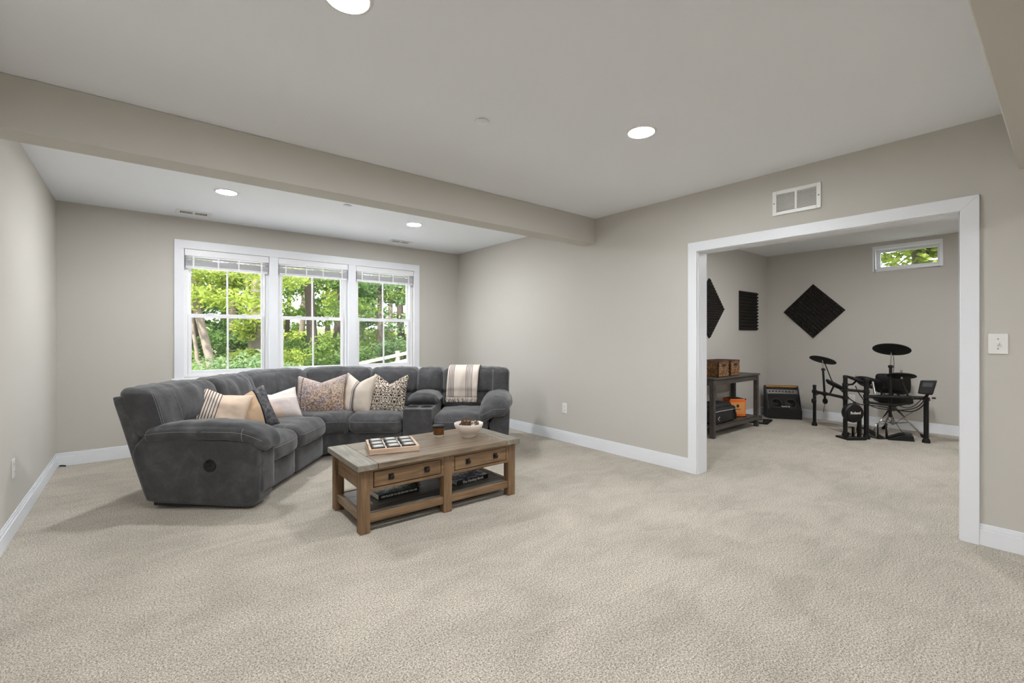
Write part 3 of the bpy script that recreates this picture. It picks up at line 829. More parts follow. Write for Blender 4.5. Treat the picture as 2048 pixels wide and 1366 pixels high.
# tic-tac-toe tray
WHW = wood('whitewashed_wood', (206, 192, 178), (226, 214, 202), (238, 230, 222), along='x', rough=.6)
PIECE = plain('dark_tile_wood', (62, 52, 46), .5, var=.2, vs=40)
WOODP = wood('pale_wood_edge', (182, 150, 126), (204, 176, 152), (218, 194, 172), along='x', rough=.6)
SILV = plain('silver_inlay', (168, 168, 166), .35, metal=.2, var=.12, vs=60)
zt = .4535
tc = rdw(0,0)
tp = ((1.233+1.567+1.69+1.34)/4-.02, 3.165); ta = R(-17.5)
tr = thing('game_tray', 'whitewashed square game tray with nine dark tiles on the coffee table', 'tray', (tp[0], tp[1], zt), ta)
hw = .172
MB().box(-hw, hw, -hw, hw, 0, .008).build('tray_base', WHW, tr, bevel=.002)
m = MB(); w_ = .016
m.box(-hw, hw, -hw, -hw+w_, .0, .036); m.box(-hw, hw, hw-w_, hw, 0, .036); m.box(-hw, -hw+w_, -hw+w_, hw-w_, 0, .036); m.box(hw-w_, hw, -hw+w_, hw-w_, 0, .036)
m.build('tray_rim', WOODP, tr, bevel=.003)
m = MB()
for s in (-1, 1):
    m.box(s*.053-.004, s*.053+.004, -hw+w_, hw-w_, .008, .028)
    for a_, b_ in ((-hw+w_, -.057), (-.049, .049), (.057, hw-w_)): m.box(a_, b_, s*.053-.004, s*.053+.004, .008, .028)
m.build('tray_dividers', WHW, tr)
places = [('back left', 'back middle', 'back right'), ('middle left', 'centre', 'middle right'), ('front left', 'front middle', 'front right')]
tile0 = None
for j in range(3):
    for i in range(3):
        lx_, ly_ = (i-1)*.106, (1-j)*.106
        c_, s_ = math.cos(ta), math.sin(ta)
        loc = (tp[0]+lx_*c_-ly_*s_, tp[1]+lx_*s_+ly_*c_, zt+.0085)
        if tile0 is None:
            tl = tile0 = thing('game_tile', '', 'game tile', loc, ta, 'game tiles in the tray')
            MB().box(-.043, .043, -.043, .043, 0, .036).build('block', PIECE, tl, bevel=.004)
            MB().box(-.033, .033, -.033, .033, .036, .0375).build('inlay', SILV, tl, bevel=.0006)
            MB().box(-.018, .018, -.018, .018, .0374, .0382).build('inlay_mark', plain('pale_inlay', (200, 198, 194), .4), tl)
        else:
            tl = copy_tree(tile0); tl.location = loc
        tl.rotation_euler = (0, 0, ta + rnd.uniform(-.05, .05))
        tl['label'] = 'dark square game tile with pale inlay, %s in the tray' % places[j][i]

# candle
AMB = bpy.data.materials.new('amber_glass'); AMB.use_nodes = True
b_ = AMB.node_tree.nodes['Principled BSDF']; b_.inputs['Base Color'].default_value = lin((96, 56, 12)); b_.inputs['Roughness'].default_value = .08; b_.inputs['Coat Weight'].default_value = .6
AMBB = plain('clear_glass_foot', (196, 192, 184), .1, coat=.5)
cd = thing('candle_jar', 'amber glass candle jar with a black lid on the coffee table', 'candle', (1.895, 3.275, zt)); cd.scale = (1.1, 1.1, 1.12)
MB().lathe([(.0001, 0), (.036, 0), (.038, .003), (.038, .014), (.0001, .014)], n=36).build('glass_foot', AMBB, cd, smooth=True, angle=50)
MB().lathe([(.0001, .0142), (.0385, .0142), (.041, .018), (.042, .055), (.042, .066), (.0001, .066)], n=40).build('jar', AMB, cd, smooth=True, angle=50)
MB().lathe([(.0001, .0662), (.0445, .0662), (.0455, .069), (.0455, .080), (.043, .083), (.0001, .084)], n=40).build('lid', BLACKP, cd, smooth=True, angle=50)

# bowl with twig balls
CERA = plain('white_ceramic', (240, 230, 221), .55, bmp=.05, bs=120)
bl = (2.083, 3.115, zt)
bo = MB().lathe([(.0001, 0), (.052, 0), (.055, .006), (.056, .024), (.075, .036), (.101, .062), (.114, .088), (.119, .104), (.117, .111), (.110, .108), (.104, .090), (.088, .064), (.060, .044), (.0001, .038)], n=48)
bo = bo.build('ceramic_bowl', CERA, None, smooth=True, angle=60)
bo.location = bl; tag(bo, 'white footed ceramic bowl holding twig balls on the coffee table', 'bowl')
TWIG = plain('brown_twig', (92, 66, 46), .8, var=.35, vs=40)
def twig_ball(r, seed):
    rr = random.Random(seed); m = MB()
    for k in range(15):
        ax = Vector((rr.gauss(0,1), rr.gauss(0,1), rr.gauss(0,1))).normalized()
        a = ax.orthogonal().normalized(); b = ax.cross(a)
        o = ax*rr.uniform(-.35, .35)*r; q = math.sqrt(r*r-o.length_squared)
        pts = [o + (a*math.cos(2*math.pi*i/22) + b*math.sin(2*math.pi*i/22))*q*(1+rr.uniform(-.03,.03)) for i in range(23)]
        m.tube(pts, .0019, 5)
    return m
for i, (dx, dy, dz, r, l) in enumerate(((-.044, .0, .092, .041, 'left'), (.036, -.02, .096, .043, 'right'), (.012, .058, .104, .040, 'rear'))):
    o = twig_ball(r, 20+i).build('twig_ball', TWIG, None, smooth=True)
    o.location = (bl[0]+dx, bl[1]+dy, bl[2]+dz)
    tag(o, 'brown woven twig ball, the %s one in the white bowl' % l, 'decorative ball', 'twig balls in the bowl')

# books on the shelf
def cover_mat(name, stops, scale, dist):
    m, nt, b = newmat(name); v = coord(nt)
    n = nz(nt, v, scale, 5, .7, dist)
    nt.links.new(ramp(nt, n, stops), b.inputs['Base Color']); b.inputs['Roughness'].default_value = .22
    return m
CV1 = cover_mat('teal_photo_cover', [(.38, lin((24, 48, 50))), (.5, lin((64, 124, 116))), (.62, lin((160, 206, 192)))], 22, 1.0)
CV2 = cover_mat('blue_photo_cover', [(.40, lin((30, 32, 48))), (.5, lin((110, 116, 150))), (.6, lin((226, 228, 240)))], 11, 1.6)
BKB = plain('black_book_spine', (22, 22, 24), .35)
PAGE = plain('book_pages', (222, 218, 210), .8)
WHT = plain('white_print', (226, 224, 218), .6)
def book(name, label, loc, ang, L, Dp, th_, cover, title, tsize):
    b = thing(name, label, 'book', loc, ang, 'books on the coffee table shelf')
    MB().box(-L/2+.004, L/2-.004, -Dp/2+.004, Dp/2-.004, .003, th_-.003).build('pages', PAGE, b)
    MB().box(-L/2, L/2, -Dp/2, Dp/2, 0, .003).build('back_cover', BKB, b)
    MB().box(-L/2, L/2, -Dp/2, Dp/2, th_-.003, th_).build('front_cover', cover, b)
    sp = MB().box(-L/2, L/2, -Dp/2-.001, -Dp/2+.004, 0, th_).build('spine', BKB, b, bevel=.0015)
    text_mesh('title', title, tsize, WHT, b, (0, -Dp/2-.0012, th_/2), (R(90), 0, 0), .0002, font_bold=True)
book('book', 'thick black book with a teal cover and travel title, on the left of the shelf', (1.455, 3.195, .1145), R(0), .315, .24, .042, CV1, '1000 PLACES TO SEE BEFORE YOU DIE', .0165)
book('book', 'black book with a blue and white cover, on the right of the shelf', (2.045, 3.14, .1145), R(3), .31, .27, .034, CV2, 'The Hockey Book', .028)

# ------------------------------------------------------------------ music room furniture
DKW = wood('dark_grey_wood', (52, 46, 42), (70, 64, 59), (86, 80, 74), along='x', rough=.5, gloss_bump=.1)
cx0, cx1, cy0, cy1, cz = 5.50, 6.80, 2.79, 3.165, .75
kt = thing('console_table', 'dark grey wooden console table against the music room left wall', 'table', ((cx0+cx1)/2, (cy0+cy1)/2, 0))
MB().box(cx0-.012, cx1+.012, cy0-.012, cy1+.008, cz-.022, cz).build('tabletop', DKW, kt, local=False, bevel=.003)
for x in (cx0, cx1-.055):
    for y in (cy0, cy1-.055): MB().box(x, x+.055, y, y+.055, 0, cz-.022).build('leg', DKW, kt, local=False, bevel=.004)
m = MB()
for y in (cy0+.006, cy1-.026): MB().box(cx0+.055, cx1-.055, y, y+.02, cz-.09, cz-.022).build('apron', DKW, kt, local=False, bevel=.002)
for x in (cx0+.008, cx1-.028): MB().box(x, x+.02, cy0+.055, cy1-.055, cz-.09, cz-.022).build('apron', DKW, kt, local=False, bevel=.002)
MB().box(cx0+.02, cx1-.02, cy0+.02, cy1-.02, .138, .156).build('shelf', DKW, kt, local=False, bevel=.002)
for y in (cy0+.004, cy1-.024): MB().box(cx0+.055, cx1-.055, y, y+.02, .092, .138).build('shelf_rail', DKW, kt, local=False, bevel=.002)
# baskets
def basket_mat():
    m, nt, b = newmat('woven_seagrass'); v = coord(nt)
    n = nz(nt, coord(nt, (30, 30, 70)), 1.6, 4, .7, .8)
    nt.links.new(ramp(nt, n, [(.38, lin((40, 27, 18))), (.5, lin((120, 84, 52))), (.61, lin((196, 150, 104)))]), b.inputs['Base Color'])
    b.inputs['Roughness'].default_value = .8; bump(nt, b, n, .8, .006); return m
BASK = basket_mat(); BASKD = plain('basket_rim', (70, 46, 30), .8, var=.4, vs=50)
def basket(label, x0, x1, y0, y1, z0, z1):
    t = thing('wicker_basket', label, 'basket', ((x0+x1)/2, (y0+y1)/2, z0), group='wicker baskets on the console table')
    m = MB(); rows = 9
    # courses of weave: each course a ring of rope tubes
    for k in range(rows):
        z = z0+.011+(z1-z0-.022)*k/(rows-1)
        n = 14
        pts = []
        def seg(a, b, cnt):
            for i in range(cnt): pts.append((a[0]+(b[0]-a[0])*i/cnt, a[1]+(b[1]-a[1])*i/cnt))
        e = .010
        seg((x0+e,y0+e),(x1-e,y0+e),16); seg((x1-e,y0+e),(x1-e,y1-e),10); seg((x1-e,y1-e),(x0+e,y1-e),16); seg((x0+e,y1-e),(x0+e,y0+e),10)
        pp = [(p[0], p[1], z) for p in pts] + [(pts[0][0], pts[0][1], z)]
        # courses run unbroken; the hand hole is only a dark block
        m.tube(pp, [.0125 + .0018*((i+k) % 2) for i in range(len(pp))], 7, caps=False)
    m.build('weave', BASK, t, local=False, smooth=True)
    MB().box(x0+.012, x1-.012, y0+.012, y1-.012, z0, z0+.012).build('basket_floor', BASKD, t, local=False)
    e = .010
    MB().tube([(x0+e,y0+e,z1), (x1-e,y0+e,z1), (x1-e,y1-e,z1), (x0+e,y1-e,z1), (x0+e,y0+e,z1)], .014, 10).build('rim', BASKD, t, local=False, smooth=True)
    for y, sg in ((y0, -1),):
        xm = (x0+x1)/2
    xm, ym = x1, (y0+y1)/2
    MB().box((x0+x1)/2-.04, (x0+x1)/2+.04, y0-.006, y0+.004, z1-.062, z1-.026).build('hand_hole_shade', DARK, t, local=False, bevel=.006)  # solid dark block painted as the shade inside a hand hole
basket('woven brown basket nearer the door on the console table', 5.70, 5.985, 2.83, 3.14, cz+.001, .945)
basket('woven brown basket on the right, farther from the door, on the console table', 6.03, 6.30, 2.83, 3.14, cz+.001, .945)
# orange practice amplifier
ORG = plain('orange_vinyl', (232, 108, 22), .5, bmp=.15, bs=300)
GRILL = plain('tan_grille_cloth', (216, 150, 84), .8, var=.12, vs=200)
aa = thing('guitar_amplifier', 'small orange guitar amplifier with tan grille on the console table shelf', 'amplifier', (6.47, 2.985, .157), R(-40))
fx, fy, fz = .115, .10, .245
MB().box(-fx, fx, -fy, fy, .006, .006+fz).build('cabinet', ORG, aa, bevel=.012, seg=3)
MB().box(-fx+.02, fx-.02, -fy-.004, -fy+.01, .042, .205).build('grille', GRILL, aa, bevel=.002)
MB().box(-fx+.03, fx-.03, -fy-.001, fy-.02, fz+.006, fz+.012).build('control_panel', BLACKP, aa, bevel=.002)
for x in (-1, 1):
    for z in (0, 1): MB().box(x*fx-.016*(x > 0)-.002*(x < 0), x*fx+.016*(x < 0)+.002*(x > 0), -fy-.003, -fy+.02, .003+z*(fz-.012), .02+z*(fz-.012)).build('corner_guard', BLACKP, aa, bevel=.004)
text_mesh('logo_lettering', 'orange', .026, BLACKP, aa, (0, -fy-.0045, .11), (R(90), 0, 0), .0004, font_bold=True)
m = MB(); m.lathe([(.016, 0), (.018, .001), (.020, 0)], (0, -fy-.004, .152), 20, (0,-1,0)); m.box(-.002, .002, -fy-.0055, -fy-.004, .172, .186); m.box(-.012, .012, -fy-.0055, -fy-.004, .171, .174)
m.build('logo_emblem', BLACKP, aa)
for x in (-.09, .09):
    for y in (-.07, .07): MB().lathe([(.0001, 0), (.012, 0), (.012, .006), (.0001, .006)], (x, y, 0), 10).build('foot', BLACKR, aa)
# black padded gear bag
BAGM = plain('black_nylon', (30, 29, 30), .75, var=.2, vs=40, bmp=.2, bs=250)
gb = thing('gear_bag', 'black soft gear bag with pale piping on the console table shelf', 'bag', (5.86, 2.965, .157))
fn = puff_fn((0, 0, .10), (.30, .155, .10), .045, (.01, .012, .012), (.012, 7), seed=41)
puff(fn, (22, 12, 10)).build('bag_body', BAGM, gb, smooth=True, merge=2e-4)
fn = puff_fn((-.03, 0, .215), (.24, .13, .03), .028, (0, 0, .012), (.012, 7), seed=42)
puff(fn, (20, 10, 6)).build('bag_flap', BAGM, gb, smooth=True, merge=2e-4)
m = MB(); zz = .165
m.tube([(-.30, -.162, zz), (-.15, -.170, zz+.004), (.05, -.170, zz), (.20, -.166, zz-.004), (.27, -.155, zz)], .0035, 6)
m.build('piping', plain('pale_piping', (200, 198, 194), .6), gb, smooth=True)
MB().tube([(.19, -.165, .17), (.21, -.185, .10), (.23, -.175, .03)], .012, 6).build('strap', BAGM, gb, smooth=True)
fn = puff_fn((.315, -.05, .07), (.03, .08, .05), .025, (.008, 0, 0), (.006, 8), seed=44)
puff(fn, (6, 8, 6)).build('side_pocket', BAGM, gb, smooth=True, merge=2e-4)
m = MB(); m.tube([(-.20, -.171, .10), (-.24, -.172, .075), (-.20, -.171, .05)], .0028, 6); m.build('chevron_print', plain('white_mark', (220, 218, 214), .6), gb)
# white cords behind the shelf
CORD = plain('white_cord', (196, 194, 190), .5)
for i, (xa, xb) in enumerate(((6.03, 6.22), (6.12, 6.33), (6.22, 6.42))):
    o = MB().tube([(xa, 3.172, .70), (xa+(xb-xa)*.4, 3.176, .52), (xb-.02, 3.174, .30), (xb, 3.168, .19)], .005, 8).build('cord', CORD, None, smooth=True)
    tag(o, 'thin white cord hanging behind the console table, %s of three' % ('leftmost', 'middle', 'rightmost')[i], 'cord', 'white cords behind the console table')
# floor tray with pedals next to the console table
MB_ = MB().box(-.20, .20, -.16, .16, 0, .02)
o = MB_.build('floor_board', BLACKR, None, bevel=.006); o.location = (7.16, 2.95, .001); o.rotation_euler = (0, 0, R(12))
tag(o, 'flat black board on the carpet between the console table and the corner amplifier', 'board')
for i, (x, y, l) in enumerate(((7.05, 2.88, 'left'), (7.17, 2.93, 'middle'), (7.26, 3.00, 'right'))):
    p = thing('effect_pedal', 'small silver effect pedal on the black floor board, the %s one' % l, 'pedal', (x, y, .0215), R(20+8*i), 'effect pedals on the floor board')
    MB().prism([(-.06, 0), (.06, 0), (.06, .05), (-.06, .03)], -.036, .036, 'y').build('pedal_body', plain('pedal_silver', (150, 150, 150), .35, metal=.6), p, bevel=.004)
    MB().box(-.05, .0, -.03, .03, .036, .046).build('foot_plate', STEELD, p, bevel=.003)
    for yy in (-.02, .0, .02): MB().lathe([(.0001, 0), (.008, 0), (.007, .014), (.0001, .015)], (.04, yy, .048), 12).build('knob', BLACKP, p)
o = MB().tube([(7.30, 3.0, .04), (7.36, 2.90, .012), (7.42, 2.86, .008), (7.50, 2.92, .008), (7.60, 3.06, .01)], .006, 7).build('cable', plain('grey_cable', (160, 156, 150), .5), None, smooth=True)
tag(o, 'pale cable on the carpet running from the pedal board to the black amplifier', 'cable')

# black wedge amplifier
AMPV = plain('black_tolex', (20, 19, 19), .6, bmp=.2, bs=400)
GRC = plain('grille_cloth_black', (28, 27, 25), .85, var=.15, vs=300)
GOLD = plain('brass_bar', (150, 112, 58), .35, metal=.7)
km = thing('keyboard_amplifier', 'large black wedge amplifier with a brass bar in the music room corner', 'amplifier', (7.79, 2.85, 0), R(-55))
AW = .235
side = [(-.02, .0), (.25, 0), (.25, .46), (.235, .49), (.185, .50), (.15, .47), (.0, .155), (-.02, .145)]
# local: x width, y depth (front -y), profile in (y,z); front foot block then sloped baffle
for s in (-1, 1): MB().prism([(y-.12, z) for y, z in side], s*AW-(.018 if s > 0 else 0), s*AW+(.018 if s < 0 else 0), 'x').build('side_panel', AMPV, km, bevel=.004)
body = [(-.012, .004), (.245, .004), (.245, .45), (.175, .45), (.155, .44), (.012, .15), (-.012, .14)]
MB().prism([(y-.12, z) for y, z in body], -AW+.018, AW-.018, 'x').build('cabinet', AMPV, km)
def slope(t, off): # point along the sloped baffle, t 0 at bottom 1 at top
    y = .012+(.155-.012)*t; z = .15+(.44-.15)*t
    ny, nz_ = -.897, .442
    return (y-.12+ny*off, z+nz_*off)
def slab(t0, t1, o0, o1, x0, x1): 
    a, b, c, d = slope(t0, o0), slope(t1, o0), slope(t1, o1), slope(t0, o1)
    return MB().prism([a, b, c, d], x0, x1, 'x')
slab(.02, .74, .001, .006, -AW+.03, AW-.03).build('grille', GRC, km, bevel=.001)
cp = slab(.78, .99, .001, .006, -AW+.025, AW-.025).build('control_panel', STEELD, km, bevel=.001)
for k in range(8):
    y, z = slope(.88, .006)
    MB().lathe([(.0001, .018), (.011, .017), (.013, 0)], (-AW+.06+k*.046, y, z), 14, (0, -.897, .442)).build('knob', BLACKP, cp, smooth=True, angle=50)
for s in (-1, 1):
    y, z = slope(.28, .0062)
    MB().lathe([(.068, 0), (.075, .002), (.082, 0)], (s*.098, y, z), 32, (0, -.897, .442)).build('speaker_ring', plain('speaker_ring_dark', (33, 32, 29), .6), km, smooth=True)
MB().tube([(-AW+.018, .075, .478), (AW-.018, .075, .478)], .022, 14).build('handle_bar', GOLD, km, smooth=True, angle=60)
y, z = slope(.12, .0065)
text_mesh('name_badge', 'TRAYNOR', .026, WHT, km, (.02, y, z), (R(90-26), 0, 0), .001, font_bold=True)
# ------------------------------------------------------------------ electronic drum kit
kit = thing('electronic_drum_kit', 'black electronic drum kit on a tubular rack with pads and cymbals in the music room', 'drum kit', (7.1, 1.7, 0))
def KB(mb, name, mat=BLACKM, parent=None, **kw):
    kw.setdefault('smooth', True); kw.setdefault('angle', 45)
    return mb.build(name, mat, parent or kit, local=False, **kw)
P1, P2, P3, P4 = (7.464, 2.309), (6.981, 1.816), (6.99, 1.60), (7.284, 1.088)
for (x, y), zt_, r in ((P1, .571, .021), (P2, .767, .024), (P3, .744, .026), (P4, .53, .025)):
    p = KB(MB().tube([(x, y, .03), (x, y, zt_)], r, 16), 'post')
    KB(MB().lathe([(r+.014, 0), (r+.014, .02), (r+.004, .05), (r+.002, .05)], (x, y, 0), 16), 'rubber_foot', BLACKR, p)
    KB(MB().lathe([(.0001, zt_+.012), (r*.9, zt_+.010), (r+.003, zt_), (r+.003, zt_-.02)], (x, y, 0), 16), 'end_cap', BLACKP, p)
def clamp(x, y, z, r=.033, h=.05):
    c = KB(MB().lathe([(r*.7, -h/2), (r, -h/2+.006), (r, h/2-.006), (r*.7, h/2)], (x, y, z), 14), 'clamp', BLACKP)
    KB(MB().tube([(x-.02, y-.02, z), (x-.058, y-.04, z)], [.006, .009], 8), 'wing_bolt', STEELD, c)
    return c
KB(MB().tube([(P1[0], P1[1], .487), ((P1[0]+P2[0])/2, (P1[1]+P2[1])/2, .49), (P2[0], P2[1], .487)], .019, 14), 'rail')
KB(MB().tube([(P2[0], P2[1], .592), (P3[0], P3[1], .588)], .017, 14), 'rail')
KB(MB().tube([(P3[0], P3[1], .527), (P4[0], P4[1], .535)], .021, 14), 'rail')
KB(MB().tube([(P3[0], P3[1], .455), (7.12, 1.36, .43), (P4[0]-.02, P4[1]+.12, .47)], .015, 10), 'rail')
for (x, y), z in ((P1, .487), (P2, .487), (P2, .655), (P2, .592), (P3, .588), (P3, .527), (P3, .455), (P4, .522)): clamp(x, y, z)
def pad(name, c, r, nrm, th_, label=None, dome=True):
    m = MB()
    if dome: prof = [(.0001, -th_*.35), (r*.86, -th_), (r, -th_*.5), (r, 0), (r*.96, .006), (r*.30, .018), (r*.26, .026), (r*.12, .034), (.0001, .035)]
    else: prof = [(.0001, -th_), (r*.72, -th_), (r*.94, -th_*.5), (r, -.004), (r, .006), (r*.95, .010), (r*.93, .006), (.0001, .005)]
    o = KB(m.lathe(prof, c, 40, nrm), name, BLACKR)
    if label: o['label'] = label
    return o
# small crash cymbal pad at the left, on its thin stand
pad('cymbal_pad', (7.314, 2.163, .947), .160, (.378, -.148, 1), .012)
KB(MB().tube([(7.339, 2.143, .37), (7.317, 2.161, .822)], .0135, 12), 'cymbal_post')
KB(MB().tube([(7.317, 2.161, .79), (7.314, 2.163, .945)], .006, 8), 'cymbal_rod', CHROME)
clamp(7.318, 2.16, .815, .022, .035); clamp(7.337, 2.145, .48, .032, .05)
# ride cymbal pad
pad('cymbal_pad', (7.285, 1.413, 1.112), .190, (.426, .012, 1), .013)
KB(MB().tube([(7.15, 1.40, .28), (7.20, 1.405, .905)], .0165, 12), 'cymbal_post')
KB(MB().tube([(7.20, 1.405, .89), (7.275, 1.412, 1.105)], .007, 8), 'cymbal_rod', CHROME)
clamp(7.20, 1.405, .90, .026, .035); clamp(7.17, 1.40, .53, .034, .05)
# second cymbal pad, lower right, on an angled arm
pad('cymbal_pad', (7.252, 1.31, .790), .142, (.295, .058, 1), .014)
KB(MB().tube([(7.215, 1.225, .505), (7.24, 1.315, .74)], .0105, 10), 'cymbal_arm')
KB(MB().lathe([(.007, 0), (.007, .045), (.013, .047), (.013, .07), (.004, .085)], (7.252, 1.31, .79), 12), 'cymbal_nut', CHROME)
KB(MB().lathe([(.010, -.035), (.012, -.01)], (7.252, 1.31, .785), 12), 'cymbal_sleeve', CHROME)
clamp(7.215, 1.225, .53, .036, .05)
# hi-hat cymbal pad on the second post
pad('cymbal_pad', (7.18, 1.74, .715), .118, (.21, -.36, 1), .022)
KB(MB().lathe([(.006, 0), (.006, .03), (.010, .032), (.010, .05), (.003, .06)], (7.17, 1.75, .725), 12), 'cymbal_nut', CHROME)
KB(MB().tube([(P2[0], P2[1], .655), (7.10, 1.77, .655), (7.17, 1.745, .70)], .012, 10), 'cymbal_arm')
# tom pads
pad('drum_pad', (7.27, 2.005, .63), .118, (.15, -.51, 1), .035, dome=False)
KB(MB().tube([(7.24, 2.06, .49), (7.26, 2.02, .60)], .011, 8), 'pad_arm')
pad('drum_pad', (7.30, 1.64, .690), .150, (.42, -.16, .89), .055, dome=False)
KB(MB().tube([(7.06, 1.53, .56), (7.10, 1.56, .70), (7.22, 1.60, .66)], .012, 10), 'pad_arm', CHROME)
pad('drum_pad', (7.42, 1.40, .60), .125, (.15, -.10, .97), .05, dome=False)
KB(MB().tube([(7.17, 1.30, .53), (7.30, 1.36, .56), (7.40, 1.39, .57)], .012, 10), 'pad_arm')
# sound module on the right post
q = Vector((-.62, -.35, .28)).normalized()
m = MB()
mod = [(7.246, 1.132, .75), (7.258, .985, .757), (7.222, 1.02, .585), (7.216, 1.152, .592)]
bk = Vector((.045, .01, -.01))
vs = [Vector(p) for p in mod] + [Vector(p)+bk for p in mod]
m.add(vs, [(0,1,2,3),(7,6,5,4),(0,4,5,1),(1,5,6,2),(2,6,7,3),(3,7,4,0)])
md = KB(m, 'sound_module', BLACKP, smooth=False, bevel=.012, seg=3)
m = MB()
def modp(u, v, o): 
    a = Vector(mod[0]).lerp(Vector(mod[1]), u); b = Vector(mod[3]).lerp(Vector(mod[2]), u)
    return a.lerp(b, v) - bk.normalized()*o
m.add([modp(.18,.2,.001), modp(.82,.2,.001), modp(.82,.5,.001), modp(.18,.5,.001), modp(.18,.2,.008), modp(.82,.2,.008), modp(.82,.5,.008), modp(.18,.5,.008)], [(0,1,2,3),(7,6,5,4),(0,4,5,1),(1,5,6,2),(2,6,7,3),(3,7,4,0)])
KB(m, 'rear_panel', plain('module_panel', (58, 57, 57), .4), md, smooth=False, bevel=.002)
KB(MB().tube([(P4[0], P4[1], .53), (7.25, 1.07, .60)], .014, 10), 'module_arm')
KB(MB().tube([(7.25, 1.03, .545), (7.24, 1.0, .545)], [.008, .012], 8), 'wing_bolt', STEELD)
# cable loom
for pts, r in ((
    [(7.32, 2.15, .93), (7.36, 2.10, .75), (7.33, 2.06, .66), (7.25, 1.98, .60), (7.06, 1.86, .55), (6.97, 1.76, .47), (6.95, 1.66, .42), (6.98, 1.56, .425), (7.10, 1.40, .40), (7.18, 1.26, .36), (7.22, 1.18, .37), (7.24, 1.10, .45), (7.235, 1.06, .60)], .0065),
    ([(7.27, 1.40, 1.10), (7.26, 1.38, .95), (7.25, 1.39, .80), (7.24, 1.38, .70)], .0028),
    ([(7.10, 1.74, .64), (7.06, 1.70, .56), (7.0, 1.58, .40), (7.10, 1.36, .37), (7.20, 1.17, .40), (7.23, 1.09, .52), (7.225, 1.04, .62)], .006),
    ([(7.33, 1.59, .61), (7.24, 1.50, .58), (7.16, 1.38, .46), (7.20, 1.22, .38), (7.24, 1.08, .58)], .005),
    ([(7.10, 1.42, .40), (7.16, 1.36, .24), (7.22, 1.30, .10), (7.25, 1.27, .012), (7.28, 1.34, .012)], .003),
    ([(7.12, 1.36, .20), (7.20, 1.27, .30), (7.22, 1.20, .36)], .0025)):
    # smooth the run
    P = [Vector(p) for p in pts]
    for _ in range(2):
        Q = [P[0]]
        for a, b in zip(P, P[1:]): Q += [a.lerp(b, .25), a.lerp(b, .75)]
        P = Q + [P[-1]]
    KB(MB().tube(P, r, 7), 'cable', BLACKR)

# headphones hung from the left rail
hp = thing('headphones', 'black headphones hanging from the left rail of the drum kit', 'headphones', (7.40, 2.23, .30))
c = Vector((7.395, 2.225, .395)); u = Vector((.70, -.70, 0)); 
arc = [c + u*(.075*math.cos(a)) + Vector((0,0,1))*(.075*math.sin(a)+.0) for a in [R(180-180*k/18) for k in range(19)]]
MB().tube([p+Vector((0,0,.0)) for p in arc], .010, 10).build('headband', BLACKP, hp, local=False, smooth=True)
for s in (-1, 1):
    e = c + u*.075*s + Vector((0,0,-.03))
    MB().lathe([(.0001, -.018), (.034, -.018), (.040, -.008), (.040, .010), (.030, .018), (.0001, .018)], e, 20, u).build('ear_cup', BLACKR, hp, local=False, smooth=True, angle=50)
MB().tube([c+u*.07+Vector((0,0,-.07)), c+u*.06+Vector((0,0,-.12)), c+u*.05+Vector((0,0,-.19))], .003, 6).build('cord', BLACKR, hp, local=False, smooth=True)

# kick drum pad tower
kk = thing('kick_pad', 'black kick drum pad on a short tower with a brand name, before the drum rack', 'drum pad', (6.84, 1.70, 0), R(-37))
# local -y faces the viewer
MB().box(-.125, .12, -.07, .13, 0, .022).build('base_plate', BLACKM, kk, bevel=.004)
for x in (-.095, .085): MB().box(x-.016, x+.016, -.015, .025, .022, .25).build('upright', BLACKM, kk, bevel=.004)
MB().box(-.11, .10, -.06, -.03, .022, .035).build('crossbar', STEELD, kk, bevel=.003)
m = MB().lathe([(.0001, -.045), (.085, -.045), (.112, -.030), (.118, -.012), (.118, .03), (.095, .055), (.0001, .055)], (0, .015, .325), 40, (0,-1,0)); pass
kp = m.build('pad_housing', BLACKP, kk, smooth=True, angle=40)
MB().lathe([(.0001, .0555), (.088, .0555), (.092, .052)], (0, .015, .325), 36, (0,-1,0)).build('pad_face', BLACKR, kp, smooth=True, angle=40)
MB().lathe([(.094, .052), (.100, .060), (.106, .052)], (0, .015, .325), 40, (0,-1,0)).build('pad_ring', BLACKM, kp, smooth=True)
text_mesh('brand_lettering', 'Roland', .046, WHT, kp, (0, -.0412, .33), (R(90), 0, 0), .0006, font_bold=True)
for a in (R(-8), R(70)):
    MB().lathe([(.0001, 0), (.018, .002), (.018, .02), (.0001, .022)], (.112*math.cos(a), .03, .325+.112*math.sin(a)), 12, (math.cos(a), 0, math.sin(a))).build('knob', BLACKP, kk, smooth=True, angle=50)
MB().tube([(.09, .03, .26), (.10, .05, .18), (.095, .07, .06), (.08, .09, .03)], .004, 6).build('cable', BLACKR, kk, smooth=True)
def pedal(t, beater=True):
    MB().prism([(.0, .012), (.27, .085), (.27, .097), (.0, .022)], -.042, .042, 'x').build('footboard', BLACKP, t, bevel=.004)
    MB().box(-.05, .05, -.02, .30, .001, .012).build('base_plate', STEELD, t, bevel=.003)
    for s in (-1, 1): MB().tube([(s*.055, -.01, .012), (s*.055, -.01, .20)], .010, 10).build('upright', BLACKM, t, smooth=True)
    MB().tube([(-.07, -.01, .19), (.07, -.01, .19)], .008, 10).build('axle', CHROME, t, smooth=True)
    for s in (-1, 1): MB().tube([(s*.075, -.01, .19), (s*.078, -.01, .10), (s*.07, -.01, .02)], .0045, 8).build('spring', CHROME, t, smooth=True)
    if beater:
        MB().tube([(0, -.01, .19), (0, -.03, .30)], .0045, 8).build('beater_rod', CHROME, t, smooth=True)
        MB().lathe([(.0001, -.02), (.018, -.02), (.02, -.01), (.02, .01), (.018, .02), (.0001, .02)], (0, -.03, .30), 14, (0, 1, .2)).build('beater', BLACKR, t, smooth=True, angle=50)
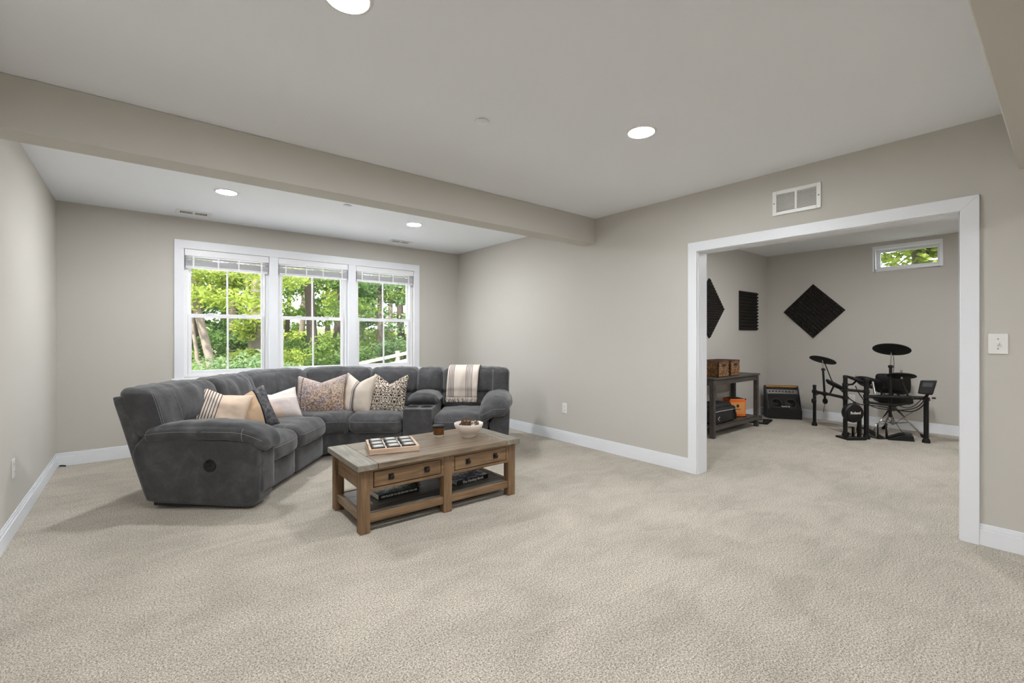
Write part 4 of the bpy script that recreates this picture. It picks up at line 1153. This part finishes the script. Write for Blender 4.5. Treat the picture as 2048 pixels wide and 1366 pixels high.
t = thing('kick_pedal', 'black and chrome bass pedal standing under the kick pad tower', 'pedal', (6.93, 1.70, .023), R(-37)); t.location = (6.905, 1.755, .023)
m = MB().prism([(.0, .012), (.05, .03), (.05, .04), (.0, .022)], -.03, .03, 'x'); m.build('footboard', BLACKP, t, bevel=.003)
for s in (-1, 1): MB().tube([(s*.045, .0, .0), (s*.045, .0, .115)], .011, 10).build('upright', BLACKM, t, smooth=True)
MB().tube([(-.055, 0, .11), (.055, 0, .11)], .008, 8).build('axle', CHROME, t, smooth=True)
for s in (-1, 1): MB().tube([(s*.066, 0, .11), (s*.066, 0, .01)], .0045, 8).build('spring', plain('copper_spring', (150, 100, 62), .35, metal=.8), t, smooth=True)
t = thing('bass_pedal', 'black double-post pedal with chrome springs standing on the carpet below the ride cymbal', 'pedal', (7.12, 1.48, 0), R(-37)); pedal(t, False)
t = thing('hi_hat_pedal', 'low black hi-hat control pedal on the carpet at the right end of the pedals', 'pedal', (7.215, 1.32, 0), R(-60))
MB().prism([(-.13, .0), (.13, .0), (.12, .07), (.02, .075), (-.13, .018)], -.05, .05, 'y').build('pedal_body', BLACKP, t, bevel=.008)
MB().prism([(-.125, .024), (.02, .082), (.02, .092), (-.125, .034)], -.04, .04, 'y').build('footboard', BLACKR, t, bevel=.004)
MB().box(.03, .11, -.045, .045, .07, .10).build('heel_block', STEELD, t, bevel=.006)

# drum throne with back rest
tn = thing('drum_throne', 'black drum throne with a padded back rest and chrome tripod legs behind the kit', 'stool', (7.63, 1.47, 0), YAW-R(24))
fn = puff_fn((0, 0, .445), (.175, .16, .042), .04, (.01, .01, .012), (.003, 6), seed=51)
puff(fn, (14, 14, 6)).build('seat', BLACKR, tn, smooth=True, merge=2e-4)
fn = puff_fn((.06, .20, .64), (.185, .032, .125), .03, (.006, .012, .01), (.003, 6), seed=52)
puff(fn, (14, 5, 12)).build('back_rest', BLACKR, tn, smooth=True, merge=2e-4)
for s in (-1, 1): MB().tube([(s*.06, .10, .40), (s*.06, .20, .43), (s*.06, .215, .62)], .010, 8).build('back_support', BLACKM, tn, smooth=True)
MB().tube([(0, 0, .12), (0, 0, .41)], .017, 14).build('column', CHROME, tn, smooth=True)
MB().lathe([(.03, .30), (.042, .31), (.042, .36), (.03, .37)], n=16).build('hub', STEELD, tn, smooth=True, angle=40)
for k in range(3):
    a = R(92+120*k); dx, dy = math.cos(a), math.sin(a)
    l = MB().tube([(dx*.035, dy*.035, .33), (dx*.30, dy*.30, .02)], [.013, .011], 10).build('leg', CHROME, tn, smooth=True)
    MB().tube([(dx*.02, dy*.02, .14), (dx*.17, dy*.17, .172)], .007, 8).build('strut', CHROME, tn, smooth=True)
    MB().tube([(dx*.285, dy*.285, .035), (dx*.315, dy*.315, .004)], [.018, .022], 10).build('rubber_foot', BLACKR, l, smooth=True)

# ------------------------------------------------------------------ acoustic foam
FOAM = plain('charcoal_foam', (50, 47, 44), .95, spec=.1)
def foam(name, label, loc, rot, half, kind, n=10):
    """panel in local x,y with teeth along +z"""
    m = MB(); q = 2*half/n; base, top = .015, .045
    if kind == 'pyramid':
        for i in range(n):
            for j in range(n):
                x0 = -half+i*q; y0 = -half+j*q
                m.add([(x0,y0,base),(x0+q,y0,base),(x0+q,y0+q,base),(x0,y0+q,base),(x0+q/2,y0+q/2,top)], [(0,1,4),(1,2,4),(2,3,4),(3,0,4)])
    else:
        for j in range(n):
            y0 = -half+j*q
            m.add([(-half,y0,base),(half,y0,base),(half,y0+q,base),(-half,y0+q,base),(-half,y0+q/2,top),(half,y0+q/2,top)], [(0,1,5,4),(3,4,5,2),(0,4,3),(1,2,5)])
    m.add([(-half,-half,0),(half,-half,0),(half,half,0),(-half,half,0),(-half,-half,base),(half,-half,base),(half,half,base),(-half,half,base)],
          [(3,2,1,0),(0,1,5,4),(1,2,6,5),(2,3,7,6),(3,0,4,7)])
    o = m.build(name, FOAM, None); o.location = loc; o.rotation_euler = rot
    return tag(o, label, 'acoustic panel', 'acoustic foam panels')
foam('acoustic_foam', 'black pyramid foam diamond on the far wall of the music room', (XM1-.002, 2.515, 1.665), (R(90), R(45), R(-90)), .295, 'pyramid', 12)
foam('acoustic_foam', 'black pyramid foam diamond on the left music room wall, cut off by the door casing', (6.14, YM-.002, 1.665), (R(90), R(45), 0), .295, 'pyramid', 12)
foam('acoustic_foam', 'black ridged square foam panel on the left music room wall near the corner', (7.36, YM, 1.67), (R(90), 0, 0), .30, 'wedge', 12)

# ------------------------------------------------------------------ outdoors
nr = np.random.default_rng(5)
def leafmat(name, c, c2):
    m = bpy.data.materials.new(name); m.use_nodes = True; nt = m.node_tree; nt.nodes.clear()
    v = coord(nt); n = mth(nt, 'ADD', mth(nt, 'MULTIPLY', nz(nt, v, 2.2, 3, .6), .5), mth(nt, 'MULTIPLY', nz(nt, v, 26, 2, .7), .5))
    col = ramp(nt, n, [(.35, lin(c)), (.65, lin(c2))])
    d = N(nt, 'ShaderNodeBsdfDiffuse'); t = N(nt, 'ShaderNodeBsdfTranslucent'); mx = N(nt, 'ShaderNodeMixShader'); mx.inputs[0].default_value = .5
    o = N(nt, 'ShaderNodeOutputMaterial')
    nt.links.new(col, d.inputs['Color']); nt.links.new(col, t.inputs['Color'])
    nt.links.new(d.outputs[0], mx.inputs[1]); nt.links.new(t.outputs[0], mx.inputs[2]); nt.links.new(mx.outputs[0], o.inputs[0])
    return m
LEAVES = [leafmat('leaf_bright', (108, 132, 54), (192, 204, 108)), leafmat('leaf_mid', (74, 104, 54), (150, 174, 92)), leafmat('leaf_deep', (56, 84, 50), (112, 142, 82)), leafmat('leaf_bluish', (84, 114, 76), (156, 180, 132))]
BARK = plain('grey_bark', (112, 102, 94), .9, var=.25, vs=9, bmp=.6, bs=30, bd=.02)
BARKL = plain('pale_bark', (128, 116, 108), .9, var=.15, vs=6, bmp=.4, bs=25, bd=.02)
BARKD = plain('dark_bark', (84, 72, 66), .9, var=.25, vs=9, bmp=.6, bs=30, bd=.02)
def leaves(n, centers, radii, size, flat=.75):
    """n leaf blades scattered in the given ellipsoid blobs"""
    k = nr.integers(0, len(centers), n)
    c = np.array(centers)[k]; r = np.array(radii)[k]
    d = nr.normal(size=(n, 3)); d /= np.linalg.norm(d, axis=1)[:, None]
    rad = nr.random(n)**.45
    p = c + d*r*rad[:, None]
    a = nr.normal(size=(n, 3)); a[:, 2] *= .6; a /= np.linalg.norm(a, axis=1)[:, None]
    b = nr.normal(size=(n, 3)); b -= a*(a*b).sum(1)[:, None]; b /= np.linalg.norm(b, axis=1)[:, None]
    s = size*(.6+.8*nr.random(n))[:, None]
    v = np.stack([p-a*s, p+b*s*.42-a*s*.1, p+a*s, p-b*s*.42-a*s*.1], 1).reshape(-1, 3)
    return v
def leaf_mesh(name, v, mat, parent, loc):
    n = len(v)//4
    me = bpy.data.meshes.new(name); me.vertices.add(n*4); me.vertices.foreach_set('co', (v-np.array(loc)).astype(np.float32).ravel())
    me.loops.add(n*4); me.loops.foreach_set('vertex_index', np.arange(n*4, dtype=np.int32))
    me.polygons.add(n); me.polygons.foreach_set('loop_start', np.arange(0, n*4, 4, dtype=np.int32))
    me.update(calc_edges=True); me.validate(); me.materials.append(mat)
    o = bpy.data.objects.new(name, me); C.objects.link(o); o.parent = parent
    return o
def ground_z(x, y):
    d = y - 6.4
    z = .25 - .055*max(0, d) + .0035*max(0, d-9)**2*(1 if d < 26 else 1)
    return min(z, 6.0)
gm = MB(); nx, ny = 40, 40
xs = [-22+60*i/nx for i in range(nx+1)]; ys = [6.42+44*j/ny for j in range(ny+1)]
gm.add([(x, y, ground_z(x, y)+(.05*noise.noise(Vector((x, y, 0))) if y > 7 else 0)) for y in ys for x in xs], [(j*(nx+1)+i, j*(nx+1)+i+1, (j+1)*(nx+1)+i+1, (j+1)*(nx+1)+i) for j in range(ny) for i in range(nx)])
struct('ground', gm, plain('forest_ground', (96, 104, 64), .95, var=.4, vs=2.5, bmp=.5, bs=12, bd=.05), smooth=True)
def tree(label, r, d, tr_pts, tr_r, blobs, n, size, mat, bark, cat='tree', name='tree'):
    """trunk polyline given as offsets (sideways, height) from the base at sideways r and depth d"""
    x, y, _ = rdw(r, d); z = ground_z(x, y)
    t = thing(name, label, cat, (x, y, z), group='trees beyond the windows')
    c, s = math.cos(YAW), math.sin(YAW)
    if tr_pts:
        for q, pts in enumerate(tr_pts):
            m = MB().tube([(x+p[0]*c, y+p[0]*s, p[1] if q or i else z-.2) for i, p in enumerate(pts)], [tr_r[q]*(1-.35*i/(len(pts)-1)) for i in range(len(pts))], 10)
            m.build('trunk', bark, t, local=False, smooth=True)
    cen = [(x+b[0]*c-b[3]*s, y+b[0]*s+b[3]*c, b[1]) for b in blobs]; rad = [b[2] for b in blobs]
    leaf_mesh('foliage', leaves(n, cen, rad, size), mat, t, (x, y, z))
    return t
def crown(k, w, z0, z1, rr):
    return [(rr.uniform(-w, w), rr.uniform(z0, z1), (rr.uniform(.5, 1.0), rr.uniform(.5, 1.0), rr.uniform(.22, .45)), rr.uniform(-.8, .8)) for _ in range(k)]
q = random.Random(11)
def at(u, d): return (u-1024)/910.6*d
# pale leaning twin-stem tree in the left window
d = 12.0; r0 = at(424, d)
def sv(u, v, d=d, r0=r0): return (at(u, d)-r0, 1.272-(v-673)/910.6*d)
tree('pale twin-stemmed leaning tree nearest the left window, one stem curved', r0, d,
     [[sv(424, 790), sv(424, 745), sv(419, 715), sv(405, 660), sv(395, 620), sv(386, 590), sv(372, 540), sv(350, 470)],
      [sv(420, 742), sv(406, 736), sv(394, 720), sv(393, 700), sv(388, 672), sv(385, 640), sv(381, 610), sv(370, 560)]],
     [.115, .055], [(b[0]-.8, b[1], b[2], b[3]) for b in crown(8, 1.5, 2.6, 4.2, q)] + [(-.3, 2.3, (.9, .8, .35), -.4), (.9, 2.2, (1., .8, .4), .3), (1.3, 2.9, (1., .8, .4), .5)], 5200, .085, LEAVES[0], BARKL)
# the big trunk at the right of the left window
d = 15.0; r0 = at(516, d)
def sv(u, v, d=d, r0=r0): return (at(u, d)-r0, 1.272-(v-673)/910.6*d)
tree('thick grey trunk with creeper at the right edge of the left window', r0, d, [[sv(517, 800), sv(517, 700), sv(518, 600), sv(520, 500), sv(520, 400)], [sv(499, 790), sv(500, 700), sv(497, 620), sv(494, 560), sv(488, 480)]], [.30, .06],
     crown(7, 1.8, 2.6, 4.6, q) + [(-.1, 1.6, (.5, .4, .5), -.4), (.1, .6, (.7, .5, .3), -.5), (-.5, .3, (1.2, .6, .35), -.6)], 4600, .095, LEAVES[0], BARK)
specs = [(628, 17, 'dark trunk tree seen beside the centre bar of the middle window', LEAVES[1], BARKD, .22, 1),
         (672, 19, 'dark tall tree at the right edge of the middle window', LEAVES[2], BARKD, .24, 0),
         (570, 21, 'slim tree at the left edge of the middle window', LEAVES[0], BARKD, .12, 0),
         (760, 20, 'leafy tree seen at the middle of the right window', LEAVES[3], BARK, .16, 1),
         (805, 22, 'dense tree at the right edge of the right window', LEAVES[3], BARKD, .2, 0),
         (470, 19, 'brown trunk tree seen behind the centre bar of the left window', LEAVES[2], BARKD, .22, 0),
         (392, 20, 'dark shaded tree behind the pale twin-stemmed tree', LEAVES[2], BARKD, .26, 0),
         (725, 24, 'bright tree behind the fence at the left of the right window', LEAVES[0], BARK, .16, 0),
         (600, 26, 'far bright tree behind the middle window, left half', LEAVES[0], BARK, .2, 0),
         (655, 28, 'far tree behind the middle window, right half', LEAVES[1], BARK, .2, 0),
         (530, 27, 'far tree behind the bar between left and middle windows', LEAVES[1], BARK, .2, 0),
         (440, 26, 'far tree behind the left window', LEAVES[1], BARK, .2, 0),
         (360, 25, 'far tree at the left end of the left window', LEAVES[2], BARK, .2, 0),
         (780, 29, 'far tree behind the right window', LEAVES[1], BARK, .2, 0),
         (700, 31, 'far tree behind the bar between middle and right windows', LEAVES[2], BARK, .2, 0),
         (290, 18, 'green tree standing to the left of the view through the windows', LEAVES[1], BARKD, .2, 1),
         (200, 21, 'bright tree farther out to the left of the windows', LEAVES[0], BARK, .2, 1),
         (90, 19, 'dark tree at the far left beyond the house corner', LEAVES[2], BARKD, .22, 1),
         (880, 21, 'green tree to the right of the view past the fence', LEAVES[1], BARK, .2, 1),
         (960, 24, 'bluish tree at the far right past the fence end', LEAVES[3], BARKD, .2, 1)]
for u, d, lab, lm, bk_, rad_, low in specs:
    r0 = at(u, d); hgt = 1.272+190/910.6*d
    lean = q.uniform(-.3, .3)
    bl_ = crown(11, 2.0, 1.0 if d > 22 else 1.6, hgt, q) + ([(q.uniform(-1, 1), q.uniform(.2, 1.2), (.9, .7, .35), -.5) for _ in range(3)] if low else []) + [(q.uniform(-1.8, 1.8), q.uniform(-.2, 1.2), (1.0, .8, .4), q.uniform(-.8, .3)) for _ in range(4)]
    tree(lab, r0, d, [[(0, -1), (lean*.3, 1), (lean, 3), (lean*1.6, hgt+1)]], [rad_], bl_, 3600, .085+.003*(d-15), lm, bk_)
# undergrowth bushes
for u, d, lab, lm in ((400, 14, 'low green bush under the twin-stemmed tree', LEAVES[1]), (480, 11.5, 'bright low bush at the foot of the left window', LEAVES[3]), (545, 15, 'low bush between the left and middle windows', LEAVES[1]),
                      (585, 15, 'pale green bush at the left of the middle window', LEAVES[0]), (620, 20, 'bush behind the dark trunk of the middle window', LEAVES[0]), (665, 15.5, 'dense bush at the right of the middle window', LEAVES[2]), (735, 23, 'bush rising behind the left stretch of the fence', LEAVES[2]), (790, 24, 'bush rising behind the fence post', LEAVES[1]), (440, 17, 'shaded bush behind the twin-stemmed tree', LEAVES[2])):
    r0 = at(u, d); x, y, _ = rdw(r0, d); z = ground_z(x, y)
    bl_ = [(q.uniform(-1.0, 1.0), z+q.uniform(.1, .9), (.7, .6, .4), q.uniform(-.5, .5)) for _ in range(7)]
    tree(lab, r0, d, None, None, bl_, 2200, .06, lm, BARK, cat='bush', name='bush')
# small window: bright trees close to the house on that side
for i, (x, y, lab) in enumerate(((12.5, 1.9, 'bright tree seen through the small high window, left side'), (13.5, .7, 'bright tree seen through the small high window, right side'))):
    t = thing('tree', lab, 'tree', (x, y, .2))
    MB().tube([(x, y, 0), (x+.1, y, 2), (x-.1, y+.2, 5)], .14, 10).build('trunk', BARK, t, local=False, smooth=True)
    cen = [(x+q.uniform(-1, 1), y+q.uniform(-1.3, 1.3), q.uniform(2.2, 5.0)) for _ in range(12)]
    leaf_mesh('foliage', leaves(9000, cen, [(.9, .9, .55)]*12, .085), LEAVES[0], t, (x, y, .2))
struct('ground_side', MB().box(8.25, 26, -9, 6.4, .0, .18), bpy.data.materials['forest_ground'])
struct('bounce_slab', MB().box(-2.5, 7.0, 6.41, 11.5, .0, .30), plain('bounce_slab_white', (236, 235, 233), .9, var=.06, vs=5))  # unseen pale slab added to bounce daylight up through the windows
# two-rail fence climbing the slope
FENCE = plain('weathered_fence_wood', (160, 150, 142), .85, var=.12, vs=6)
fe = thing('rail_fence', 'pale wooden rail fence climbing the slope beyond the right window', 'fence', rdw(at(760, 14), 14, 0))
def fp(u, v, d): r = at(u, d); p = rdw(r, d); return Vector((p[0], p[1], 1.272-(v-673)/910.6*d))
for v0, v1 in ((749, 698), (766, 712)):
    a, b = fp(620, v0, 13.6), fp(850, v1, 14.4); dr = (b-a).normalized(); up = Vector((0,0,.052)); th_ = Vector((-dr.y, dr.x, 0)).normalized()*.02
    m = MB(); vs = [a-up-th_, b-up-th_, b-up+th_, a-up+th_, a+up-th_, b+up-th_, b+up+th_, a+up+th_]
    m.add(vs, [(0,1,2,3),(7,6,5,4),(0,4,5,1),(1,5,6,2),(2,6,7,3),(3,7,4,0)]); m.build('rail', FENCE, fe, local=False)
for u in (690, 795, 850):
    tt_ = (u-620)/230; p = fp(u, 749-51*tt_, 13.62+.8*tt_)
    MB().box(p.x-.05, p.x+.05, p.y-.05, p.y+.05, ground_z(p.x, p.y)-.2, p.z+.13).build('fence_post', FENCE, fe, local=False)

# ------------------------------------------------------------------ light, sky and viewpoint
w = bpy.data.worlds.new('World'); scn.world = w; w.use_nodes = True
bg = w.node_tree.nodes['Background']; bg.inputs['Color'].default_value = (.93, .97, 1.0, 1); bg.inputs['Strength'].default_value = 3.6
sun = bpy.data.lights.new('sun', 'SUN'); sun.energy = 15.0; sun.angle = R(2); sun.color = (1, .95, .86)
so = bpy.data.objects.new('sun', sun); C.objects.link(so); so.rotation_euler = (R(20), R(-38), 0)
cam = bpy.data.cameras.new('camera'); co = bpy.data.objects.new('camera', cam); C.objects.link(co)
cam.sensor_width = 36; cam.lens = 36*910.6/2048; cam.shift_y = -10/2048; cam.clip_start = .05; cam.clip_end = 200
co.location = (0, 0, 1.272); co.rotation_euler = (R(90), 0, YAW)
scn.camera = co
scn.view_settings.view_transform = 'Standard'; scn.view_settings.look = 'None'; scn.view_settings.gamma = 1; scn.view_settings.use_curve_mapping = False
scn.view_settings.exposure = 0
scn.cycles.use_denoising = True
scn.cycles.max_bounces = 8; scn.cycles.diffuse_bounces = 5; scn.cycles.transparent_max_bounces = 12
scn.cycles.sample_clamp_indirect = 6
